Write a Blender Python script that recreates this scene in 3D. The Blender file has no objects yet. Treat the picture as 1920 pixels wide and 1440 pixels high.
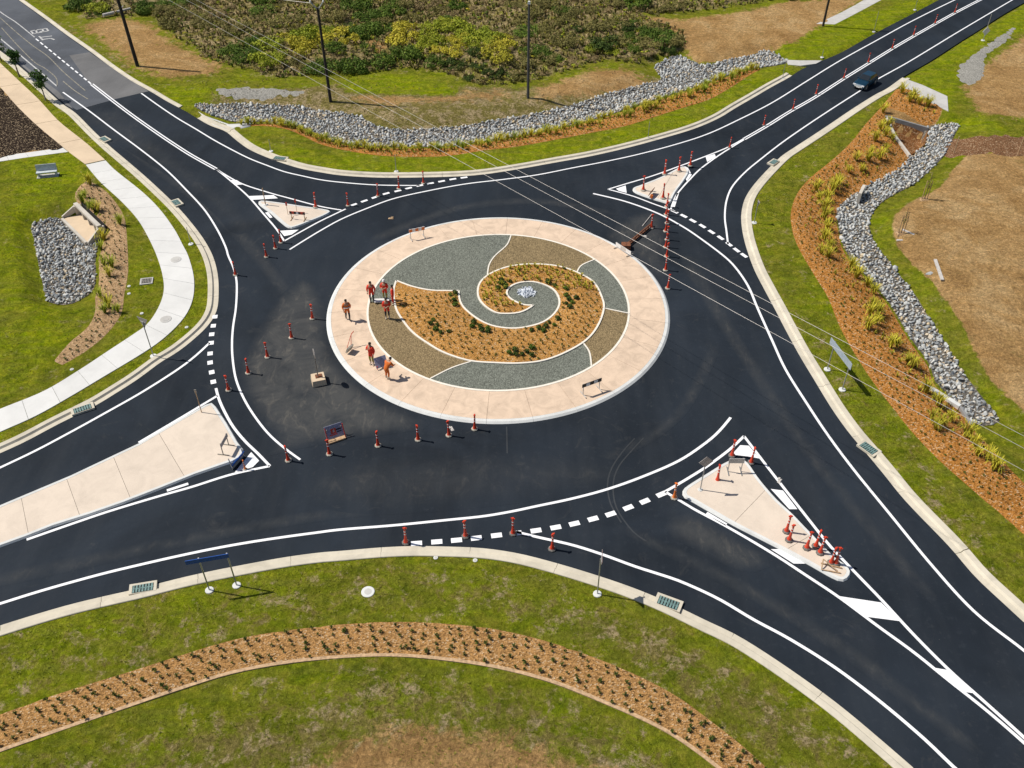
import bpy, bmesh, math, random
import numpy as np
from mathutils import Vector, Matrix, Euler
from mathutils.geometry import delaunay_2d_cdt

S = bpy.context.scene
COL = S.collection
rnd = random.Random(7)
rng = np.random.default_rng(11)
R = math.radians

# ------------------------------------------------------------------ camera, world, sun, exposure
FPX, PITCH, CAMP = 1750.0, 0.718025, (1.009, -56.03, 41.33)
cam_d = bpy.data.cameras.new('camera'); cam = bpy.data.objects.new('camera', cam_d); COL.objects.link(cam)
cam_d.sensor_width = 36.0; cam_d.lens = FPX / 1920 * 36; cam_d.clip_start = 0.5; cam_d.clip_end = 6000
cam.location = CAMP; cam.rotation_euler = (math.pi / 2 - PITCH, 0, 0)
S.camera = cam
SUN_EL = R(53); SUN_AZ = Vector((-0.979, 0.204))          # towards the sun, on the ground
sun_dir = Vector((SUN_AZ.x * math.cos(SUN_EL), SUN_AZ.y * math.cos(SUN_EL), math.sin(SUN_EL)))
W = bpy.data.worlds.new('World'); S.world = W; W.use_nodes = True
wn = W.node_tree; bg = wn.nodes['Background']
sky = wn.nodes.new('ShaderNodeTexSky'); sky.sky_type = 'NISHITA'; sky.sun_disc = False
sky.sun_elevation = SUN_EL; sky.sun_rotation = math.atan2(SUN_AZ.x, SUN_AZ.y)
wn.links.new(sky.outputs[0], bg.inputs[0]); bg.inputs[1].default_value = 0.07
sl = bpy.data.lights.new('sun', 'SUN'); so = bpy.data.objects.new('sun', sl); COL.objects.link(so)
sl.energy = 5.0; sl.angle = R(0.53); sl.color = (1.0, 0.94, 0.84)
so.rotation_euler = (-sun_dir).to_track_quat('-Z', 'Y').to_euler(); so.location = (-40, 10, 60)
S.view_settings.view_transform = 'Standard'; S.view_settings.look = 'None'
S.view_settings.exposure = 0.0; S.view_settings.gamma = 1.0; S.view_settings.use_curve_mapping = False

# ------------------------------------------------------------------ helpers: picture point -> point of the place
CP, SP = math.cos(PITCH), math.sin(PITCH)
def G(p, z=0.0):
    x = (p[0] - 960) / FPX; y = -(p[1] - 720) / FPX
    d = (x, CP + y * SP, -SP + y * CP); t = (z - CAMP[2]) / d[2]
    return (CAMP[0] + d[0] * t, CAMP[1] + d[1] * t)
def GP(ps, z=0.0): return [G(p, z) for p in ps]
def spline(pts, step=0.6, closed=False):
    """Catmull-Rom through pts, resampled evenly"""
    P = [np.array(p, float) for p in pts]; n = len(P); out = []
    segs = n if closed else n - 1
    for i in range(segs):
        if closed: a, b, c, d = P[(i-1) % n], P[i], P[(i+1) % n], P[(i+2) % n]
        else: a, b, c, d = P[max(i-1, 0)], P[i], P[i+1], P[min(i+2, n-1)]
        m = max(2, int(np.linalg.norm(c - b) / (step * .5)))
        for k in range(m):
            t = k / m
            out.append(.5 * ((2*b) + (c-a)*t + (2*a-5*b+4*c-d)*t*t + (3*b-a-3*c+d)*t**3))
    if not closed: out.append(P[-1])
    else: out.append(out[0])
    out = np.array(out); L = np.concatenate([[0], np.cumsum(np.linalg.norm(np.diff(out, axis=0), axis=1))])
    m = max(2, int(round(L[-1] / step)) + 1); s = np.linspace(0, L[-1], m)
    res = np.stack([np.interp(s, L, out[:, 0]), np.interp(s, L, out[:, 1])], 1)
    return res[:-1] if closed else res
def normals(L, closed=False):
    if closed: t = np.roll(L, -1, 0) - np.roll(L, 1, 0)
    else: t = np.gradient(L, axis=0)
    t /= np.linalg.norm(t, axis=1)[:, None] + 1e-9
    return np.stack([t[:, 1], -t[:, 0]], 1)       # right hand side
def inside(pts, poly):
    x, y = pts[:, 0], pts[:, 1]; r = np.zeros(len(pts), bool); n = len(poly); j = n - 1
    for i in range(n):
        xi, yi = poly[i]; xj, yj = poly[j]
        if yi != yj:
            c = ((yi > y) != (yj > y)) & (x < (xj - xi) * (y - yi) / (yj - yi) + xi); r ^= c
        j = i
    return r
def sdist(pts, poly, closed=True):
    """distance to the outline; negative inside when closed"""
    d2 = np.full(len(pts), 1e12); n = len(poly)
    if len(pts) < 400:
        A = np.asarray(poly, float); B = np.roll(A, -1, 0)
        if not closed: A, B = A[:-1], B[:-1]
        ab = B - A; pa = pts[:, None, :] - A[None]; t = np.clip((pa * ab).sum(2) / ((ab * ab).sum(1) + 1e-12), 0, 1)
        d = np.sqrt(((pa - t[..., None] * ab) ** 2).sum(2).min(1))
        if not closed: return d
        c = ((A[:, 1] > pts[:, 1:2]) != (B[:, 1] > pts[:, 1:2])) & (pts[:, 0:1] < ab[:, 0] * (pts[:, 1:2] - A[:, 1]) / (ab[:, 1] + (ab[:, 1] == 0) * 1e-12) + A[:, 0])
        return np.where(c.sum(1) % 2 == 1, -d, d)
    for i in range(n if closed else n - 1):
        a = np.array(poly[i]); b = np.array(poly[(i+1) % n]); ab = b - a; q = ab @ ab + 1e-12
        t = np.clip(((pts - a) @ ab) / q, 0, 1); e = pts - a - t[:, None] * ab
        np.minimum(d2, (e * e).sum(1), out=d2)
    d = np.sqrt(d2)
    return np.where(inside(pts, poly), -d, d) if closed else d
def sstep(a, b, x): t = np.clip((x - a) / (b - a), 0, 1); return t * t * (3 - 2 * t)
def wob(p, s, seed=0):
    x, y = p[:, 0] / s, p[:, 1] / s
    return (np.sin(x*1.3+seed) * np.cos(y*1.1+seed*2.1) + .6*np.sin(x*2.7+y*1.9+seed*.7) + .4*np.cos(3.9*y-2.3*x+seed*1.7)) / 2

# ------------------------------------------------------------------ helpers: objects
def tag(o, label=None, cat=None, group=None, kind=None):
    if label: o['label'] = label
    if cat: o['category'] = cat
    if group: o['group'] = group
    if kind: o['kind'] = kind
    return o
def link(o, parent=None):
    COL.objects.link(o)
    if parent: o.parent = parent
    return o
def mesh(name, V, F, mats, parent=None, smooth=False, fm=None):
    me = bpy.data.meshes.new(name); me.from_pydata([tuple(map(float, v)) for v in V], [], [list(map(int, f)) for f in F])
    for m in (mats if isinstance(mats, (list, tuple)) else [mats]): me.materials.append(m)
    if fm is not None: me.polygons.foreach_set('material_index', np.array(fm, np.int32))
    if smooth: me.polygons.foreach_set('use_smooth', np.ones(len(me.polygons), bool))
    me.update()
    return link(bpy.data.objects.new(name, me), parent)
def empty(name, loc=(0, 0, 0), rz=0, parent=None):
    o = bpy.data.objects.new(name, None); o.location = loc; o.rotation_euler = (0, 0, rz); o.empty_display_size = .2
    return link(o, parent)
def copy_tree(o, parent=None):
    c = o.copy(); COL.objects.link(c); c.parent = parent
    for ch in o.children: copy_tree(ch, c)
    return c
class MB:
    """collects simple solids into one mesh"""
    def __init__(s): s.v = []; s.f = []; s.m = []
    def add(s, V, F, m=0):
        k = len(s.v); s.v += [tuple(v) for v in V]; s.f += [[i + k for i in f] for f in F]; s.m += [m] * len(F); return s
    def box(s, c, d, m=0, rot=None, taper=1.0):
        x, y, z = d[0]/2, d[1]/2, d[2]/2
        V = [Vector((sx*x*(taper if sz > 0 else 1), sy*y*(taper if sz > 0 else 1), sz*z)) for sz in (-1, 1) for sy in (-1, 1) for sx in (-1, 1)]
        if rot is not None: V = [rot @ v for v in V]
        V = [v + Vector(c) for v in V]
        return s.add(V, [(0,2,3,1),(4,5,7,6),(0,1,5,4),(2,6,7,3),(0,4,6,2),(1,3,7,5)], m)
    def tube(s, a, b, r0, r1=None, n=8, m=0, caps=True):
        r1 = r0 if r1 is None else r1; a, b = Vector(a), Vector(b); d = (b - a).normalized()
        u = d.orthogonal().normalized(); w = d.cross(u); V = []
        for c, r in ((a, r0), (b, r1)): V += [c + (u*math.cos(t) + w*math.sin(t)) * r for t in [2*math.pi*i/n for i in range(n)]]
        F = [(i, (i+1) % n, n + (i+1) % n, n + i) for i in range(n)]
        if caps: F += [tuple(range(n))[::-1], tuple(range(n, 2*n))]
        return s.add(V, F, m)
    def lathe(s, prof, n=12, m=0, c=(0, 0, 0), squash=1.0):
        V = []; F = []
        for r, z in prof: V += [(c[0]+r*math.cos(2*math.pi*i/n), c[1]+r*squash*math.sin(2*math.pi*i/n), c[2]+z) for i in range(n)]
        for k in range(len(prof)-1): F += [(k*n+i, k*n+(i+1) % n, (k+1)*n+(i+1) % n, (k+1)*n+i) for i in range(n)]
        F += [tuple(range(n))[::-1], tuple(range((len(prof)-1)*n, len(prof)*n))]
        return s.add(V, F, m)
    def path(s, pts, r, n=6, m=0):
        for a, b in zip(pts[:-1], pts[1:]): s.tube(a, b, r, r, n, m)
        return s
    def build(s, name, mats, parent=None, smooth=False): return mesh(name, s.v, s.f, mats, parent, smooth, s.m)
def area2(p): p = np.array(p); x, y = p[:, 0], p[:, 1]; return (x*np.roll(y, -1) - y*np.roll(x, -1)).sum()
def triangulate(poly, step=0, holes=()):
    """triangles covering poly minus holes, with grid points inside"""
    V = [Vector((float(a), float(b))) for a, b in poly]; n = len(V); E = [(i, (i+1) % n) for i in range(n)]
    for h in holes:
        k = len(V); V += [Vector((float(a), float(b))) for a, b in h]; E += [(k+i, k+(i+1) % len(h)) for i in range(len(h))]
    if step:
        P = np.array(poly); lo, hi = P.min(0), P.max(0)
        gx, gy = np.meshgrid(np.arange(lo[0]+step*.4, hi[0], step), np.arange(lo[1]+step*.4, hi[1], step))
        g = np.stack([gx.ravel(), gy.ravel()], 1); g += rng.uniform(-.15, .15, g.shape) * step
        g = g[sdist(g, poly) < -step * .35]
        for h in holes: g = g[sdist(g, h) > step * .35]
        V += [Vector((float(a), float(b))) for a, b in g]
    r = delaunay_2d_cdt(V, E, [], 1, 1e-5)
    vv = np.array([(v.x, v.y) for v in r[0]]); ff = [list(f) for f in r[2]]
    if holes:
        cen = np.array([vv[f].mean(0) for f in ff]); keep = np.ones(len(ff), bool)
        for h in holes: keep &= ~inside(cen, h)
        ff = [f for f, k in zip(ff, keep) if k]
    ff = [f if area2(vv[f]) > 0 else f[::-1] for f in ff]
    return vv, ff
def sheet(name, poly, z, mat, step=0, parent=None, holes=(), skirt=0, smooth=True):
    """a surface over poly; z is a number or a function of (N,2) points; skirt drops its rim"""
    vv, ff = triangulate(poly, step, holes)
    zz = z(vv) if callable(z) else np.full(len(vv), z)
    V = [(a, b, c) for (a, b), c in zip(vv, zz)]; F = list(ff)
    if skirt:
        cnt = {}
        for f in ff:
            for i in range(3):
                e = (f[i], f[(i+1) % 3]); cnt[e] = 1
        rim = [e for e in cnt if (e[1], e[0]) not in cnt]; low = {}
        for a, b in rim:
            for k in (a, b):
                if k not in low: low[k] = len(V); V.append((V[k][0], V[k][1], V[k][2] - skirt))
            F.append((b, a, low[a], low[b]))
    o = mesh(name, V, F, mat, parent)
    if smooth and callable(z): o.data.polygons.foreach_set('use_smooth', np.ones(len(o.data.polygons), bool))
    return o
def strip(name, L, w, z, mat, parent=None):
    L = np.array(L); N = normals(L) * w / 2; n = len(L)
    V = [(*p, z) for p in L + N] + [(*p, z) for p in L - N]
    return mesh(name, V, [(i, i+1, n+i+1, n+i) for i in range(n-1)], mat, parent)
def sweep(name, L, prof, mat, parent=None, side=1, zf=None):
    """profile (offset to the side, z) along the line L"""
    L = np.array(L); N = normals(L) * side; k = len(prof); V = []; F = []
    for i in range(len(L)):
        z0 = zf(L[i]) if zf else 0
        for o, z in prof: V.append((*(L[i] + N[i] * o), z + z0))
    for i in range(len(L)-1):
        for j in range(k-1):
            q = (i*k+j, (i+1)*k+j, (i+1)*k+j+1, i*k+j+1); F.append(q if side > 0 else q[::-1])
    e0 = tuple(range(k)); e1 = tuple(range((len(L)-1)*k, len(L)*k)); F += [e0, e1[::-1]]
    return mesh(name, V, F, mat, parent)

# ------------------------------------------------------------------ materials
class NT:
    def __init__(s, name):
        s.m = bpy.data.materials.new(name); s.m.use_nodes = True; s.t = s.m.node_tree; s.b = s.t.nodes['Principled BSDF']
        s.pos = s.n('ShaderNodeNewGeometry').outputs['Position']
    def n(s, k, **kw):
        x = s.t.nodes.new(k)
        for a, v in kw.items(): setattr(x, a, v)
        return x
    def set(s, sock, v):
        if isinstance(v, bpy.types.NodeSocket): s.t.links.new(v, sock)
        else: sock.default_value = v
    def noise(s, scale, detail=4, rough=.6, vec=None, dist=0):
        x = s.n('ShaderNodeTexNoise'); s.set(x.inputs['Vector'], vec or s.pos); x.inputs['Scale'].default_value = scale
        x.inputs['Detail'].default_value = detail; x.inputs['Roughness'].default_value = rough; x.inputs['Distortion'].default_value = dist
        return x.outputs['Fac']
    def vor(s, scale, out='Distance', feature='F1', vec=None):
        x = s.n('ShaderNodeTexVoronoi', feature=feature); s.set(x.inputs['Vector'], vec or s.pos); x.inputs['Scale'].default_value = scale
        return x.outputs[out]
    def ramp(s, fac, stops):
        x = s.n('ShaderNodeValToRGB'); s.set(x.inputs[0], fac); e = x.color_ramp.elements
        while len(e) < len(stops): e.new(.5)
        for i, (p, c) in enumerate(stops):
            e[i].position = p; e[i].color = (c, c, c, 1) if not isinstance(c, tuple) else (*c, 1)
        return x.outputs[0]
    def mix(s, f, a, b, mode='MIX'):
        x = s.n('ShaderNodeMix', data_type='RGBA', blend_type=mode); s.set(x.inputs[0], f)
        for k, v in ((6, a), (7, b)): s.set(x.inputs[k], (*v, 1) if isinstance(v, tuple) else v)
        return x.outputs[2]
    def math(s, op, a, b=0.0, clamp=False):
        x = s.n('ShaderNodeMath', operation=op, use_clamp=clamp); s.set(x.inputs[0], a); s.set(x.inputs[1], b); return x.outputs[0]
    def stretch(s, sx, sy, sz=1, rz=0):
        x = s.n('ShaderNodeMapping'); s.t.links.new(s.pos, x.inputs[0]); x.inputs['Scale'].default_value = (sx, sy, sz); x.inputs['Rotation'].default_value = (0, 0, rz)
        return x.outputs[0]
    def attr(s, name, out='Color'): x = s.n('ShaderNodeAttribute', attribute_name=name); return x.outputs[out]
    def orand(s): return s.n('ShaderNodeObjectInfo').outputs['Random']
    def bump(s, h, st=.5, dist=.03):
        x = s.n('ShaderNodeBump'); x.inputs['Strength'].default_value = st; x.inputs['Distance'].default_value = dist; s.set(x.inputs['Height'], h)
        s.t.links.new(x.outputs[0], s.b.inputs['Normal'])
    def done(s, col, rough=.9, spec=.3, metal=0):
        s.set(s.b.inputs['Base Color'], (*col, 1) if isinstance(col, tuple) else col); s.set(s.b.inputs['Roughness'], rough)
        s.b.inputs['Specular IOR Level'].default_value = spec; s.b.inputs['Metallic'].default_value = metal
        return s.m
def plain(name, c, rough=.6, var=.12, scale=6, metal=0, spec=.4):
    t = NT(name); f = t.noise(scale, 5)
    lo = tuple(x * (1 - var * 1.6) for x in c); hi = tuple(min(1, x * (1 + var)) for x in c)
    return t.done(t.ramp(f, [(.3, lo), (.7, hi)]), rough, spec, metal)

def m_asphalt(name, base, tint, dusty=0.0, dust=False):
    t = NT(name)
    streak = t.noise(.55, 4, .6, t.stretch(1, .16, 1, R(-12)))
    big = t.noise(.12, 4, .6, dist=.8); grain = t.noise(38, 3, .7); mid = t.noise(2.4, 5, .65)
    c = t.ramp(big, [(.3, tuple(x*.72 for x in base)), (.72, tuple(x*1.4 for x in base))])
    c = t.mix(t.math('MULTIPLY', t.ramp(streak, [(.45, 0.0), (.8, 1.0)]), .35), c, tint)
    c = t.mix(t.math('MULTIPLY', t.ramp(mid, [(.55, 0.0), (.8, 1.0)]), .22 + dusty), c, tuple(x*1.5 for x in tint))
    scuff = t.noise(.45, 6, .72, dist=1.6)
    c = t.mix(t.math('MULTIPLY', t.ramp(scuff, [(.6, 0.0), (.75, 1.0)]), .22 + dusty), c, (.12, .115, .105))
    speck = t.ramp(t.vor(1.3, 'Distance'), [(.0, 1.0), (.035, 0.0)])
    c = t.mix(t.math('MULTIPLY', speck, .25), c, (.35, .32, .27))
    if dust:
        dn = t.noise(.33, 7, .72, dist=1.5); ds = t.noise(1.3, 6, .7, t.stretch(1, .45, 1, R(35)), 1.2)
        k = t.math('MULTIPLY', t.attr('dust', 'Fac'), t.ramp(dn, [(.3, .25), (.62, 1.0)]))
        c = t.mix(k, c, (.075, .077, .078)); c = t.mix(t.math('MULTIPLY', k, t.ramp(ds, [(.52, 0.0), (.75, .6)])), c, (.21, .19, .16))
    c = t.mix(.5, c, t.ramp(grain, [(.3, .35), (.7, 1.0)]), 'MULTIPLY')
    t.bump(grain, .35, .01)
    return t.done(c, t.ramp(mid, [(.3, .7), (.7, .88)]), .1)
M = {}
M['asphalt'] = m_asphalt('new_asphalt', (.0195, .026, .036), (.05, .057, .067))
M['asphalt_old'] = m_asphalt('old_asphalt', (.105, .115, .135), (.15, .16, .175), .05)
M['asphalt_older'] = m_asphalt('worn_asphalt', (.175, .175, .18), (.22, .215, .21), .05)
M['dust'] = m_asphalt('dusty_asphalt', (.0195, .026, .036), (.05, .057, .067), 0, True)
M['tyre'] = m_asphalt('tyre_rubbed_asphalt', (.05, .056, .064), (.075, .08, .085))
def m_paint():
    t = NT('white_road_paint'); g = t.noise(20, 4, .7); b = t.noise(1.1, 4)
    c = t.ramp(b, [(.3, (.80, .81, .84)), (.7, (.88, .89, .91))]); c = t.mix(t.ramp(g, [(.62, 0.0), (.72, .35)]), c, (.35, .36, .4))
    return t.done(c, .6, .3)
M['paint'] = m_paint()
M['paint_old'] = plain('worn_road_paint', (.5, .5, .5), .8, .3, 4)
M['paint_faded'] = plain('faded_yellow_paint', (.27, .25, .2), .85, .4, 2)
def m_concrete(name, base, blot=.25, scale=.6, joint=None):
    t = NT(name); a = t.noise(scale, 6, .65, dist=.7); b = t.noise(5, 5, .7); g = t.noise(45, 3, .6)
    c = t.ramp(a, [(.3, tuple(x*(1-blot) for x in base)), (.55, base), (.75, tuple(min(.9, x*(1+blot*.45)) for x in base))])
    c = t.mix(t.math('MULTIPLY', t.ramp(b, [(.5, 0.0), (.85, 1.0)]), .25), c, tuple(x*.72 for x in base))
    st = t.ramp(t.noise(1.7, 6, .75, dist=.6), [(.64, 0.0), (.74, .3)]); c = t.mix(st, c, tuple(x*.6 for x in base))
    r = t.orand(); c = t.mix(t.math('MULTIPLY', r, .14), c, tuple(x*.6 for x in base))
    t.bump(g, .2, .01); return t.done(c, .88, .25)
M['apron'] = m_concrete('peach_concrete', (.68, .525, .395), .24, 1.1)
M['island_slab'] = m_concrete('pale_peach_concrete', (.67, .575, .48), .12, .8)
M['kerb'] = m_concrete('kerb_concrete', (.60, .55, .45), .2, .8)
M['kerb_white'] = m_concrete('pale_kerb_concrete', (.66, .67, .66), .14, .8)
M['path'] = m_concrete('white_concrete', (.66, .66, .65), .1, .5)
M['path_tan'] = m_concrete('tan_concrete', (.66, .52, .37), .15, .5)
M['edging'] = m_concrete('white_edging', (.80, .75, .66), .1, 1.5)
M['wall_conc'] = m_concrete('headwall_concrete', (.56, .52, .46), .2, 1)
M['wall_dark'] = m_concrete('shaded_headwall_concrete', (.27, .27, .27), .3, 1)  # headwall concrete darkened, the wing wall's shade put into the colour
M['pad'] = m_concrete('grey_pad_concrete', (.52, .51, .49), .2, .8)
def m_cobble(name, base):
    t = NT(name); v = t.vor(13, 'Color'); d = t.vor(13, 'Distance', 'F1'); e = t.vor(13, 'Distance', 'DISTANCE_TO_EDGE')
    sep = t.n('ShaderNodeSeparateColor'); t.t.links.new(v, sep.inputs[0]); big = t.noise(.5, 5)
    c = t.ramp(sep.outputs[0], [(0, tuple(x*.62 for x in base)), (.5, base), (1, tuple(x*1.35 for x in base))])
    c = t.mix(t.ramp(e, [(.0, .75), (.09, 0.0)]), c, tuple(x*.35 for x in base)); c = t.mix(.5, c, t.ramp(big, [(.3, .75), (.7, 1.0)]), 'MULTIPLY')
    t.bump(t.math('SUBTRACT', 1.0, d), .6, .05); return t.done(c, .9, .04)
M['pebble_grey'] = m_cobble('grey_pebble_paving', (.195, .208, .178))
M['pebble_tan'] = m_cobble('tan_pebble_paving', (.275, .205, .112))
M['white_stone'] = plain('white_crushed_stone', (.62, .66, .72), .8, .25, 5)
def m_mulch(name, base, dark=.35, warm=1.0):
    t = NT(name); v = t.vor(11, 'Color', vec=t.stretch(1, 1.7, 1, .5)); e = t.vor(11, 'Distance', 'F1', vec=t.stretch(1, 1.7, 1, .5))
    sep = t.n('ShaderNodeSeparateColor'); t.t.links.new(v, sep.inputs[0]); big = t.noise(.35, 5, .6, dist=.6); fine = t.noise(26, 4, .7); mid = t.noise(4, 5, .7)
    c = t.ramp(sep.outputs[1], [(0, tuple(x*.45 for x in base)), (.45, base), (.85, tuple(x*1.3 for x in base)), (1, (.72, .55, .36))])
    c = t.mix(t.math('MULTIPLY', t.ramp(mid, [(.5, 0.0), (.75, 1.0)]), dark), c, tuple(x*.4 for x in base))
    c = t.mix(.6, c, t.ramp(big, [(.3, .72), (.7, 1.05)]), 'MULTIPLY'); c = t.mix(.6, c, t.ramp(fine, [(.25, .45), (.6, 1.0)]), 'MULTIPLY')
    t.bump(t.math('ADD', e, fine), .9, .06); return t.done(c, .95, 0.0)
M['mulch'] = m_mulch('orange_mulch', (.51, .225, .055))
M['mulch_isl'] = m_mulch('golden_mulch', (.58, .295, .085), .3)
M['mulch_s'] = m_mulch('pale_mulch', (.50, .275, .105), .3)
M['mulch_w'] = m_mulch('brown_mulch', (.50, .325, .175), .25)
M['mulch_dark'] = m_mulch('black_mulch', (.045, .033, .026), .5)
M['bed_dark'] = m_mulch('dark_gravel_bed', (.17, .16, .145), .4)
M['gravel'] = m_cobble('grey_gravel', (.33, .32, .29))
M['wet_dirt'] = m_mulch('damp_brown_soil', (.24, .125, .065), .35)
M['pit_dirt'] = m_mulch('red_brown_soil', (.27, .125, .05), .4)
def m_rock():
    t = NT('grey_rock'); r = t.attr('tone', 'Fac'); n = t.noise(5, 5, .7)
    c = t.ramp(r, [(0, (.22, .235, .25)), (.25, (.38, .40, .405)), (.6, (.51, .525, .52)), (.86, (.63, .635, .62)), (.93, (.56, .44, .27)), (1, (.66, .60, .51))])
    c = t.mix(.5, c, t.ramp(n, [(.3, .6), (.7, 1.0)]), 'MULTIPLY'); t.bump(t.noise(14, 4), .5, .04); return t.done(c, .85, .3)
M['rock'] = m_rock()
def m_stone():
    t = NT('single_rock'); r = t.orand(); n = t.noise(5, 5, .7)
    c = t.ramp(r, [(0, (.22, .235, .25)), (.25, (.38, .40, .405)), (.6, (.51, .525, .52)), (.86, (.63, .635, .62)), (.93, (.56, .44, .27)), (1, (.66, .60, .51))])
    c = t.mix(.5, c, t.ramp(n, [(.3, .6), (.7, 1.0)]), 'MULTIPLY'); t.bump(t.noise(14, 4), .5, .04); return t.done(c, .85, .3)
M['stone'] = m_stone()
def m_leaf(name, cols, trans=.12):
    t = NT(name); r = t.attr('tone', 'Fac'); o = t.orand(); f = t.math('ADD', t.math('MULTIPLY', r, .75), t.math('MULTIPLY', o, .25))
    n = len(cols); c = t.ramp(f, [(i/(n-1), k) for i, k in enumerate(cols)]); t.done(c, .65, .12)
    if 'Subsurface Weight' in t.b.inputs: t.b.inputs['Subsurface Weight'].default_value = 0
    return t.m
M['leaf_yellow'] = m_leaf('yellow_green_leaf', [(.20, .21, .025), (.46, .41, .04), (.72, .60, .07)])
M['leaf_lomandra'] = m_leaf('strappy_leaf', [(.14, .15, .018), (.44, .40, .035), (.78, .66, .07)])
M['leaf_lime'] = m_leaf('lime_leaf', [(.12, .17, .016), (.28, .33, .028), (.50, .48, .05)])
M['leaf_green'] = m_leaf('green_leaf', [(.035, .065, .012), (.09, .15, .02), (.19, .25, .035)])
M['leaf_dark'] = m_leaf('dark_leaf', [(.018, .035, .009), (.05, .082, .015), (.11, .15, .03)])
M['leaf_olive'] = m_leaf('olive_leaf', [(.08, .08, .025), (.20, .18, .055), (.36, .31, .11)])
M['leaf_brown'] = m_leaf('dry_brown_leaf', [(.14, .10, .05), (.31, .235, .11), (.52, .41, .21)])
M['leaf_seed'] = m_leaf('seedling_leaf', [(.02, .035, .008), (.06, .085, .015), (.17, .18, .03)])
M['leaf_turf'] = m_leaf('turf_blade', [(.13, .165, .018), (.27, .30, .03), (.48, .45, .10)])
M['leaf_tree'] = m_leaf('glossy_tree_leaf', [(.012, .035, .008), (.04, .10, .014), (.13, .22, .03)])
M['bark'] = plain('bark', (.13, .09, .06), .9, .3, 8)

def m_ground():
    t = NT('turf_and_earth'); mk = t.n('ShaderNodeSeparateColor'); t.t.links.new(t.attr('mask'), mk.inputs[0])
    dirt, lush, dry = mk.outputs[0], mk.outputs[1], mk.outputs[2]
    n1 = t.noise(.22, 6, .65, dist=.9); n2 = t.noise(1.1, 6, .7, dist=.6); n3 = t.noise(5, 5, .75, dist=.5); n4 = t.noise(24, 4, .75); mow = t.noise(.9, 3, .5, t.stretch(.35, 2.0, 1, R(14)))
    g = t.ramp(n2, [(.28, (.11, .145, .012)), (.5, (.23, .25, .022)), (.72, (.40, .35, .045))])
    g2 = t.ramp(n2, [(.28, (.14, .22, .007)), (.5, (.285, .355, .010)), (.72, (.46, .47, .016))])
    c = t.mix(t.math('ADD', t.math('MULTIPLY', t.math('SUBTRACT', n1, .5), 3.0), t.math('ADD', lush, .12), True), g, g2)
    c = t.mix(t.math('MULTIPLY', t.ramp(mow, [(.4, 0.0), (.65, 1.0)]), .4), c, (.30, .28, .055))
    deep = t.ramp(t.noise(.5, 6, .7, dist=1.0), [(.3, 1.0), (.47, 0.0)]); c = t.mix(t.math('MULTIPLY', deep, .5), c, (.065, .105, .012))
    olive = t.ramp(n3, [(.3, (.17, .145, .045)), (.6, (.31, .25, .09)), (.8, (.46, .36, .165))])
    dm = t.math('ADD', dry, t.math('MULTIPLY', t.math('SUBTRACT', n2, .5), 1.9), True); dm = t.ramp(dm, [(.38, 0.0), (.62, 1.0)])
    c = t.mix(t.math('MULTIPLY', dm, .85), c, olive)
    th = t.math('ADD', t.noise(.75, 8, .78, dist=.25), t.math('MULTIPLY', dry, .12)); thin = t.math('MULTIPLY', t.ramp(th, [(.575, 0.0), (.655, 1.0)]), t.math('SUBTRACT', 1.15, lush), True)
    c = t.mix(t.math('MULTIPLY', thin, t.ramp(n3, [(.38, .1), (.55, 1.0)])), c, (.52, .40, .235))
    e = t.ramp(n1, [(.3, (.43, .245, .09)), (.5, (.61, .375, .155)), (.72, (.78, .54, .27))]); e = t.mix(.5, e, t.ramp(n3, [(.3, .65), (.7, 1.12)]), 'MULTIPLY')
    sl_ = t.noise(1.6, 6, .7, t.stretch(.5, 2.2, 1, R(-28)), .8); e = t.mix(t.ramp(sl_, [(.5, 0.0), (.72, .55)]), e, (.38, .235, .115))
    weed = t.ramp(t.noise(.8, 6, .75, dist=.8), [(.6, 0.0), (.7, .6)]); e = t.mix(weed, e, (.24, .21, .07))
    em = t.math('ADD', dirt, t.math('MULTIPLY', t.math('SUBTRACT', t.noise(.9, 8, .75, dist=.8), .5), 1.5), True); em = t.ramp(em, [(.40, 0.0), (.6, 1.0)])
    c = t.mix(em, c, e)
    c = t.mix(.8, c, t.ramp(t.noise(2.6, 6, .8, dist=1.0), [(.32, .5), (.62, 1.25)]), 'MULTIPLY'); c = t.mix(.7, c, t.ramp(n3, [(.3, .5), (.65, 1.25)]), 'MULTIPLY'); c = t.mix(.75, c, t.ramp(n4, [(.32, .4), (.62, 1.35)]), 'MULTIPLY')
    t.bump(t.math('ADD', t.math('MULTIPLY', n3, 1.4), n4), 1.0, .16); return t.done(c, .95, 0.0)
M['ground'] = m_ground()

M['red'] = plain('orange_red_plastic', (.62, .055, .022), .45, .15, 5)
M['orange'] = plain('orange_plastic', (.80, .20, .035), .5, .15, 5)
M['rubber'] = plain('grey_rubber', (.16, .15, .14), .85, .3, 7)
M['rubber_pale'] = plain('dusty_pale_rubber', (.40, .37, .31), .85, .25, 7)
M['white'] = plain('white_reflective', (.78, .78, .78), .5, .06)
M['black'] = plain('black_paint', (.02, .02, .022), .5, .1)
M['steel'] = plain('galvanised_steel', (.42, .43, .43), .45, .12, 9, .6)
M['dull_steel'] = plain('dull_steel', (.30, .28, .25), .6, .2, 9, .3)
M['sign_back'] = plain('sign_back_alloy', (.36, .33, .32), .5, .1, 6, .3)
M['blue'] = plain('blue_sign', (.015, .085, .36), .4, .1)
M['blue_grey'] = plain('blue_grey_sheet', (.40, .47, .54), .4, .1, 6, .2)
M['lilac'] = plain('lilac_board', (.28, .29, .40), .5, .12)
M['pole'] = plain('dark_timber_pole', (.035, .030, .026), .9, .3, 3)
M['pole_grey'] = plain('grey_steel_pole', (.075, .078, .082), .6, .15, 3)
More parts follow.
